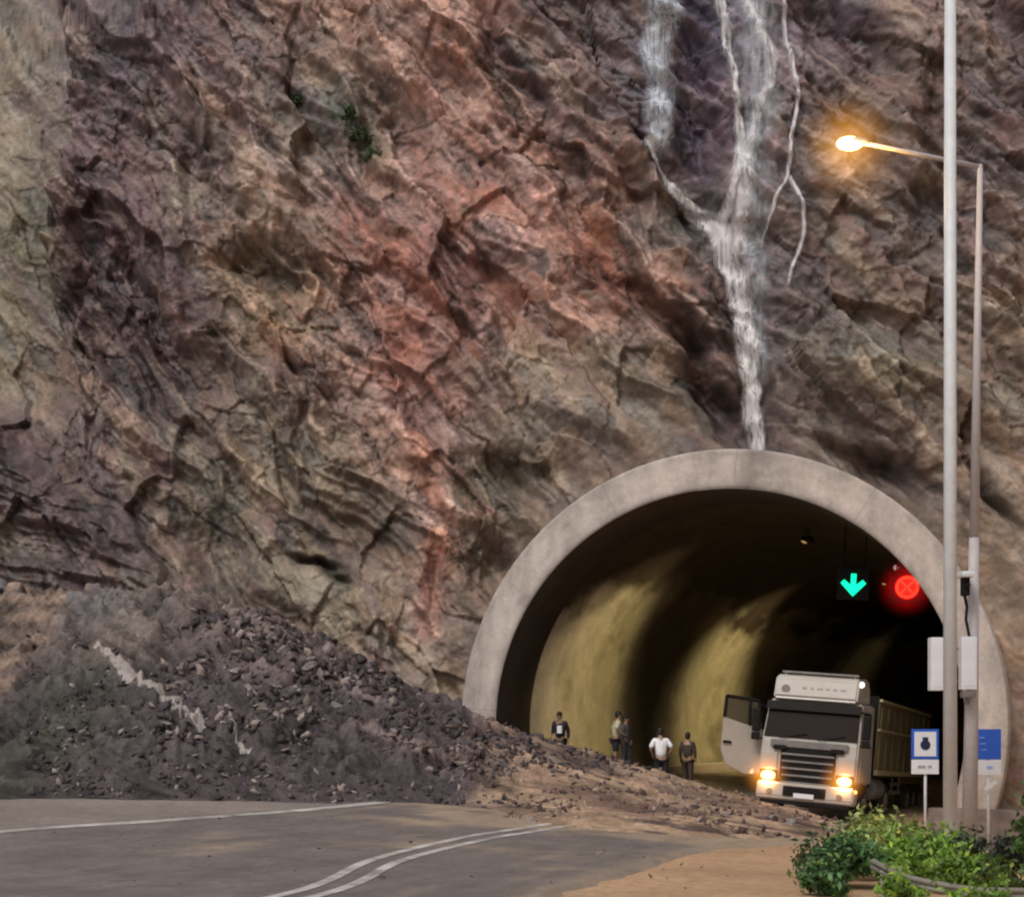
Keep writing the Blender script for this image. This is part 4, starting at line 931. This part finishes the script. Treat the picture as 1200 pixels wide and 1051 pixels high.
person(806, 44.3, dzp(806, 44.3) - .12, 150, 'person in dark brown clothes just right of the white shirt', C_brn, C_brn, pose='stand', sc=.93)

# ------------------------------------------------------------------ masts, lamp, boxes, signs
x, y = on_ground(1113, 986); y = 27.6; x = (1113.5 - 600) / F * y
e = empty('mast', (x, y, 0)); tag(e, 'tall thick pale grey steel mast running out of the top of view', 'mast')
b = MB(); b.cyl((0, 0, -.2), (0, 0, 16), .125, .10, n=28); b.build('pole', M_galv, e, True)
MB().cyl((0, 0, -.1), (0, 0, .12), .24, n=24).build('base_flange', M_galv, e)
Yl = 31.0
xb, _, _ = at(1136, 855, Yl); xt, _, zt = at(1148.5, 196, Yl)
e = empty('street_lamp', (xb, Yl, -.15)); tag(e, 'slim street lamp with a long arm and a lit orange head', 'street lamp')
zt += .15; xt -= xb
b = MB(); b.cyl((0, 0, 0), (xt * .45, 0, zt * .45), .16, .10, n=20); b.cyl((xt * .45, 0, zt * .45), (xt, 0, zt), .10, .055, n=20); b.ball((xt, 0, zt), .06, 8); b.build('pole', M_galv2, e, True)
hx_, _, hz_ = at(1012, 168, Yl); hx_ -= xb; hz_ += .15
b = MB(); b.cyl((xt, 0, zt), (hx_, 0, hz_), .05, .04, n=12); b.build('arm', M_galv2, e, True)
b = MB(); b.ball((hx_ - .22, 0, hz_ + .02), .2, 10, (1.7, .8, .42)); hd = b.build('lamp_head', M_galv2, e, True)
b = MB(); b.ball((hx_ - .29, -.03, hz_ - .02), .17, 10, (1.55, .8, .8)); b.build('lamp_glass', emis('lamp_glow', (1, .66, .22), 14), hd)
halo(hd, (hx_ - .29, 0, hz_ - .03), 1.25, halo_mat('lamp_halo', (1, .42, .05), 1.1, 2.6))
ld = bpy.data.lights.new('lamp_light', 'POINT'); ld.energy = 160; ld.color = (1, .55, .15); ld.shadow_soft_size = .15
lo = bpy.data.objects.new('lamp_light', ld); link(lo, e); lo.location = (hx_ - .29, -.1, hz_ - .35)
# equipment on the lamp column
def unit(p0, p1, q0, q1, Y, th): 
    a = at(p0, q1, Y); c = at(p1, q0, Y); return ((a[0] + c[0]) / 2, Y, (a[2] + c[2]) / 2), (c[0] - a[0], th, c[2] - a[2])
Ye = Yl - .32
def box_thing(name, p0, p1, q0, q1, m, label, cat, Y=Ye, th=.25, group=None):
    c, d = unit(p0, p1, q0, q1, Y, th); e = empty(name, (c[0], c[1], c[2] - d[2] / 2)); tag(e, label, cat, group)
    MB().box((0, 0, d[2] / 2), d, bev=.025).build('housing', m, e); return e, c, d
e, c, d = box_thing('equipment_box', 1125, 1143, 746, 808, M_lwhite, 'upright white equipment box right of the thick mast', 'equipment box', group='white equipment boxes on the lamp column')
MB().box((0, 0, -.09), (.26, .22, .14), bev=.03).cyl((0, .05, -.16), (0, .05, -.3), .05).build('bracket', M_grey, e)
MB().box((0, -.128, d[2] * .5), (.012 + d[0] * .7, .012, d[2] * .86), bev=.004).build('door_panel', M_lwhite, e)
e, c, d = box_thing('equipment_box', 1089, 1105, 747, 809, M_lwhite, 'upright white equipment box left of the thick mast, before the tunnel', 'equipment box', group='white equipment boxes on the lamp column')
MB().box((0, -.128, d[2] * .5), (.012 + d[0] * .6, .012, d[2] * .86), bev=.004).build('door_panel', M_lwhite, e)
MB().cyl((.05, .15, .2), (.75, .3, .2), .03).cyl((.05, .15, .85), (.75, .3, .85), .03).build('bracket', M_grey, e)
x, y, z = at(1131, 690, Ye); e = empty('camera', (x, y, z)); tag(e, 'surveillance camera with white hood high on the lamp column', 'camera')
MB().box((0, -.05, .28), (.26, .42, .12), bev=.05).build('hood', M_lwhite, e); MB().box((0, 0, .05), (.14, .24, .38), bev=.04).build('body', M_black, e)
MB().cyl((0, -.2, .06), (0, -.13, .06), .05).build('lens', M_glass, e)
MB().tube([(0, .05, -.1), (.06, .08, -.35), (.03, .05, -.6), (.10, .05, -.95)], .03, 8).build('cable', M_black, e)
def sign(p0, p1, q0, q1, Y, label, kind):
    a = at((p0 + p1) / 2, q1, Y); w = (p1 - p0) / F * Y; h = (q1 - q0) / F * Y; gz0 = float(ground_z(a[0], Y)) - .1
    e = empty('road_sign', (a[0], Y, gz0)); tag(e, label, 'road sign', 'tunnel signs on posts'); z = a[2] - gz0
    MB().cyl((.02, .05, 0), (.02, .05, z + h * .9), .032, n=12).build('post', M_galv, e, True)
    up = h * .66
    MB().box((0, 0, z + h - up / 2), (w, .03, up), bev=.008).build('panel', M_blue, e)
    lw = MB().box((0, 0, z + (h - up) / 2 - .005), (w, .03, h - up - .02), bev=.008).build('supplementary_panel', M_lwhite, e)
    if kind == 0:
        MB().box((0, -.02, z + h - up / 2), (w * .80, .012, up * .82)).build('white_field', M_lwhite, e)
        b = MB(); b.cyl((0, -.035, z + h - up / 2 - .02), (0, -.025, z + h - up / 2 - .02), .11, n=18); b.box((0, -.03, z + h - up / 2 + .10), (.12, .012, .10)); b.build('symbol', mat('dark_symbol', (.01, .015, .06), .5, bump=0), e)
        b = MB(); b.box((-.08, -.02, z + (h - up) / 2), (.16, .012, .05)); b.box((.1, -.02, z + (h - up) / 2), (.08, .012, .05)); b.build('lettering', mat('grey_print', (.35, .28, .30), .6, bump=0), e)
    else:
        M_pb = mat('pale_blue_print', (.25, .35, .7), .5, bump=0)
        for k in range(3): MB().box((-w * .26 + .02 * k, -.02, z + h - up * (.28 + .2 * k)), (w * .22, .012, .022)).build('lettering', M_pb, e)
        b = MB(); b.box((.03, -.02, z + (h - up) / 2), (.12, .012, .06)); b.build('symbol', mat('pale_symbol', (.30, .42, .75), .5, bump=0), e)
        MB().box((0, -.04, z - .22), (.30, .02, .09), Matrix.Translation((.04, 0, z - .22)) @ Matrix.Rotation(R_(-38), 4, 'Y') @ Matrix.Translation((0, 0, -z + .22)), bev=.006).build('arrow_plate', M_lwhite, e)
    return e
sign(1068, 1100, 854, 907, 33.5, 'square blue bordered white sign with a dark round symbol and white plate below', 0)
sign(1143, 1173, 854, 908, 32.5, 'square solid blue sign with a white plate below, right of the masts', 1)
x, y, z = at(1131, 885, 31.5); e = empty('marker_post', (x, y, float(ground_z(x, y)) - .05)); tag(e, 'short pinkish marker plate on the foot of the lamp column', 'marker')
zz = z - e.location.z; MB().box((0, -.35, zz), (.13, .02, .42), bev=.01).build('plate', mat('pinkish_plate', (.5, .38, .42), .5), e); MB().cyl((0, -.33, 0), (0, -.33, zz), .02).build('post', M_galv, e)

# low retaining wall and kerb on the right
b = MB(); P = [at(1090, 0, 34)[:2], at(1200, 0, 33)[:2], at(1300, 0, 31)[:2]]
def wall_run(b, P, z0, z1, th):
    for (a, c) in zip(P[:-1], P[1:]):
        a, c = Vector((*a, 0)), Vector((*c, 0)); d = (c - a); n = Vector((-d.y, d.x, 0)).normalized() * th / 2
        v = [b.b.verts.new(p + Vector((0, 0, z))) for z in (z0, z1) for p in (a - n, c - n, c + n, a + n)]
        for f in ((3, 2, 1, 0), (4, 5, 6, 7), (0, 1, 5, 4), (1, 2, 6, 5), (2, 3, 7, 6), (3, 0, 4, 7)): b.b.faces.new([v[i] for i in f])
wall_run(b, P, -.9, .38, .3)
w_ = b.build('low_wall', mat('pinkish_masonry', (.26, .19, .16), .85, var=.35, scale=4, bump=.5, dirt=(.13, .12, .10), dirt_amt=.6)); tag(w_, 'low weathered pinkish wall on the right behind the bushes', 'wall')

# guard rail bottom right
g = empty('guard_rail', (5.4, 19.3, 0)); tag(g, 'curved pale guard rail at the bottom right among the bushes', 'guard rail')
pp = [at(1022, 1012, 20.6), at(1050, 1030, 20.0), at(1085, 1044, 19.6), at(1130, 1048, 19.4), at(1180, 1047, 19.4), at(1260, 1042, 19.6), at(1400, 1036, 20.5)]
Pg = np.array(pp); n = 60; c = resample(Pg[:, :2], n); zc = np.interp(np.linspace(0, 1, n), np.linspace(0, 1, len(Pg)), Pg[:, 2])
sec = [(-.02, -.13), (.03, -.09), (.03, -.04), (-.02, 0), (.03, .04), (.03, .09), (-.02, .13)]
T_ = np.gradient(c, axis=0); T_ /= np.hypot(T_[:, 0], T_[:, 1])[:, None]; Nn = np.stack([T_[:, 1], -T_[:, 0]], 1)
so = np.array([q[0] for q in sec]); sz = np.array([q[1] for q in sec])
X = c[:, None, 0] + Nn[:, None, 0] * so - 5.4; Y = c[:, None, 1] + Nn[:, None, 1] * so - 19.3; Z = zc[:, None] + sz[None, :] * .6
grid_mesh('beam', X, Y, Z, mat('rail_steel', (.20, .18, .15), .7, .0, var=.3, scale=5, dirt=(.2, .17, .12), dirt_amt=.6), parent=g)
for i in (4, 24, 44): MB().box((c[i, 0] - 5.4, c[i, 1] - 19.3 + .06, zc[i] / 2 - .06), (.08, .05, abs(zc[i]) + .12)).build('post', M_galv2, g)

# ------------------------------------------------------------------ bushes
def leaf_mat(name, c, var=.5):
    m, N, L, B = nt(name); a = N.new('ShaderNodeAttribute'); a.attribute_name = 'Col'
    L.new(a.outputs['Color'], B.inputs['Base Color']); B.inputs['Roughness'].default_value = .55
    t = N.new('ShaderNodeBsdfTranslucent'); L.new(a.outputs['Color'], t.inputs['Color']); mx = N.new('ShaderNodeMixShader'); mx.inputs[0].default_value = .25
    o = N['Material Output']; L.new(B.outputs[0], mx.inputs[1]); L.new(t.outputs[0], mx.inputs[2]); L.new(mx.outputs[0], o.inputs['Surface'])
    return m
M_leaf = leaf_mat('leaves', None); M_stem = mat('woody_stem', (.07, .05, .03), .9)
def bush(x, y, w, d, h, n, colr, label, seed, size=.055, group='roadside bushes below the masts', arch=False):
    r = np.random.default_rng(seed); z0 = float(ground_z(x, y))
    e = empty('bush', (x, y, z0)); tag(e, label, 'bush', group)
    nb = 16; cen = np.stack([r.uniform(-.42, .42, nb) * w, r.uniform(-.42, .42, nb) * d, r.uniform(.15, .85, nb) * h], 1)
    cen[:, 2] *= 1 - .55 * (np.abs(cen[:, 0]) / (w * .5)) ** 2
    rad = r.uniform(.14, .26, nb) * min(w, h * 1.5)
    k = r.integers(0, nb, n); dirs = r.normal(size=(n, 3)); dirs /= np.linalg.norm(dirs, axis=1)[:, None]
    P = cen[k] + dirs * (rad[k] * r.uniform(.35, 1.08, n) ** .6)[:, None]; P[:, 2] = np.maximum(P[:, 2], .02)
    # sprigs sticking out
    up = r.random(n) < .12; P[up] += dirs[up] * .12 + np.array([0, 0, .08])
    nor = dirs + r.normal(size=(n, 3)) * .6; nor /= np.linalg.norm(nor, axis=1)[:, None]
    a = np.cross(nor, r.normal(size=(n, 3))); a /= np.linalg.norm(a, axis=1)[:, None]; b_ = np.cross(nor, a)
    s = size * r.uniform(.6, 1.4, n)[:, None]
    V = np.stack([P - a * s, P + b_ * s * .45 + nor * s * .1, P + a * s, P - b_ * s * .45 + nor * s * .1], 1).reshape(-1, 3)
    me = bpy.data.meshes.new('foliage'); Fc = np.arange(n * 4).reshape(n, 4)
    me.vertices.add(n * 4); me.vertices.foreach_set('co', V.astype(np.float32).ravel()); me.loops.add(n * 4); me.loops.foreach_set('vertex_index', Fc.astype(np.int32).ravel())
    me.polygons.add(n); me.polygons.foreach_set('loop_start', np.arange(0, n * 4, 4, dtype=np.int32)); me.update(calc_edges=True)
    ca = me.color_attributes.new('Col', 'FLOAT_COLOR', 'POINT'); tone = (.45 + 1.1 * r.random(nb))[k] * r.uniform(.7, 1.3, n)
    cc = np.array(colr)[None] * tone[:, None]; yl = (r.random(n) < .15)[:, None]; cc = np.where(yl, cc * np.array([1.9, 1.5, 1.0]), cc)
    c4 = np.ones((n * 4, 4)); c4[:, :3] = np.repeat(cc, 4, 0); ca.data.foreach_set('color', c4.astype(np.float32).ravel()); me.materials.append(M_leaf)
    link(bpy.data.objects.new('foliage', me), e)
    b = MB()
    for i in range(nb): b.cyl((0, 0, 0), tuple(cen[i] * .9), .014, .006, n=5)
    b.build('stem', M_stem, e); return e
def bx(p, Y): return (p - 600) / F * Y
G1, G2, G3 = (.17, .29, .045), (.08, .17, .055), (.24, .28, .09)
bush(bx(985, 21.5), 21.5, 1.0, .9, .75, 3600, G2, 'leafy dark green bush, leftmost of those at the road edge', 1)
bush(bx(965, 20.2), 20.2, .55, .6, .42, 1500, G2, 'small low bush at the bottom edge in front of the leftmost one', 7)
bush(bx(1035, 23.0), 23.0, 1.15, .9, 1.02, 4200, G3, 'yellowish green bush with pale tips left of the thick mast', 2)
bush(bx(1080, 21.5), 21.5, 1.15, .8, .72, 4200, G1, 'bright green bush at the foot of the thick mast', 3)
bush(bx(1120, 20.9), 20.9, .85, .7, .52, 3000, G1, 'bright green low bush right of the thick mast foot', 4)
bush(bx(1122, 26.0), 26.0, .5, .4, .75, 900, G1, 'thin sprig of light leaves beside the thick mast base', 6)
bush(bx(1217, 22.5), 22.5, .55, .7, 1.7, 3600, (.06, .12, .03), 'tall narrow dark green bush at the far right edge', 5)
bush(bx(1165, 20.8), 20.8, .8, .6, .34, 2200, (.09, .14, .03), 'low green bush behind the guard rail near the right edge', 8)
bush(bx(1150, 25.5), 25.5, 1.5, .9, .62, 3000, (.05, .065, .045), 'dull grey green bush behind the right sign foot', 9)
bush(bx(1060, 18.9), 18.9, .5, .4, .36, 900, G1, 'sparse low leaves growing over the guard rail end', 12, .05)
bush(bx(1150, 18.6), 18.6, .8, .4, .22, 900, G1, 'sparse low leaves growing in front of the guard rail', 13, .05)
for i, (a_, b_, w_k) in enumerate([(425, 165, .7), (412, 140, .5), (437, 186, .5), (352, 118, .45)]):
    Xc, Zc = chart_inv(a_, b_); Yc = float(cliff_eval(np.array([[Xc]]), np.array([[Zc]]))[4][0, 0])
    o = bush(Xc, Yc - .12, w_k, .35, w_k * .8, 420, (.05, .085, .03), ['largest green tuft clinging to the rock face upper left', 'green tuft just above the largest one on the rock face', 'green tuft just below the largest one on the rock face', 'leftmost green tuft on the upper rock face'][i], 40 + i, .06, 'green tufts on the cliff')
    o.location.z = Zc - .3
# ------------------------------------------------------------------ light, camera
SUN_EL, SUN_AZ = 52, 214         # degrees; azimuth from +Y clockwise, high and behind-left of the camera
w = bpy.data.worlds.new('World'); scene.world = w; w.use_nodes = True; N = w.node_tree.nodes; L = w.node_tree.links
sky = N.new('ShaderNodeTexSky'); sky.sky_type = 'NISHITA'; sky.sun_disc = False; sky.sun_elevation = R_(SUN_EL); sky.sun_rotation = R_(SUN_AZ); sky.air_density = 1.0; sky.dust_density = 4.0
hs = N.new('ShaderNodeHueSaturation'); hs.inputs['Saturation'].default_value = .25; L.new(sky.outputs[0], hs.inputs['Color'])
L.new(hs.outputs[0], N['Background'].inputs['Color']); N['Background'].inputs['Strength'].default_value = .10
sd = bpy.data.lights.new('sun', 'SUN'); sd.energy = 1.3; sd.angle = R_(20); sd.color = (1, .97, .95)
so_ = link(bpy.data.objects.new('sun', sd)); az = R_(SUN_AZ); el = R_(SUN_EL)
sv = Vector((math.sin(az) * math.cos(el), math.cos(az) * math.cos(el), math.sin(el))); so_.rotation_euler = sv.to_track_quat('Z', 'Y').to_euler(); so_.location = (0, -10, 40)

cam = bpy.data.cameras.new('camera_view'); co = link(bpy.data.objects.new('camera_view', cam)); scene.camera = co
co.location = (0, 0, H); co.rotation_euler = (R_(90), 0, 0)
cam.sensor_fit = 'HORIZONTAL'; cam.sensor_width = 36; cam.lens = F / 1200 * 36; cam.shift_y = (HY - 525.5) / 1200; cam.clip_end = 4000; cam.clip_start = .1
scene.render.engine = 'CYCLES'; scene.render.resolution_x = 1024; scene.render.resolution_y = 896
scene.view_settings.view_transform = 'Standard'; scene.view_settings.look = 'None'; scene.view_settings.exposure = 0; scene.view_settings.gamma = 1
scene.cycles.use_denoising = True; scene.cycles.adaptive_threshold = .02; scene.cycles.pixel_filter_type = 'BLACKMAN_HARRIS'; scene.cycles.filter_width = 2.2
scene.cycles.volume_step_rate = 1.5; scene.cycles.volume_max_steps = 64; scene.cycles.diffuse_bounces = 3; scene.cycles.max_bounces = 5; scene.cycles.transparent_max_bounces = 12
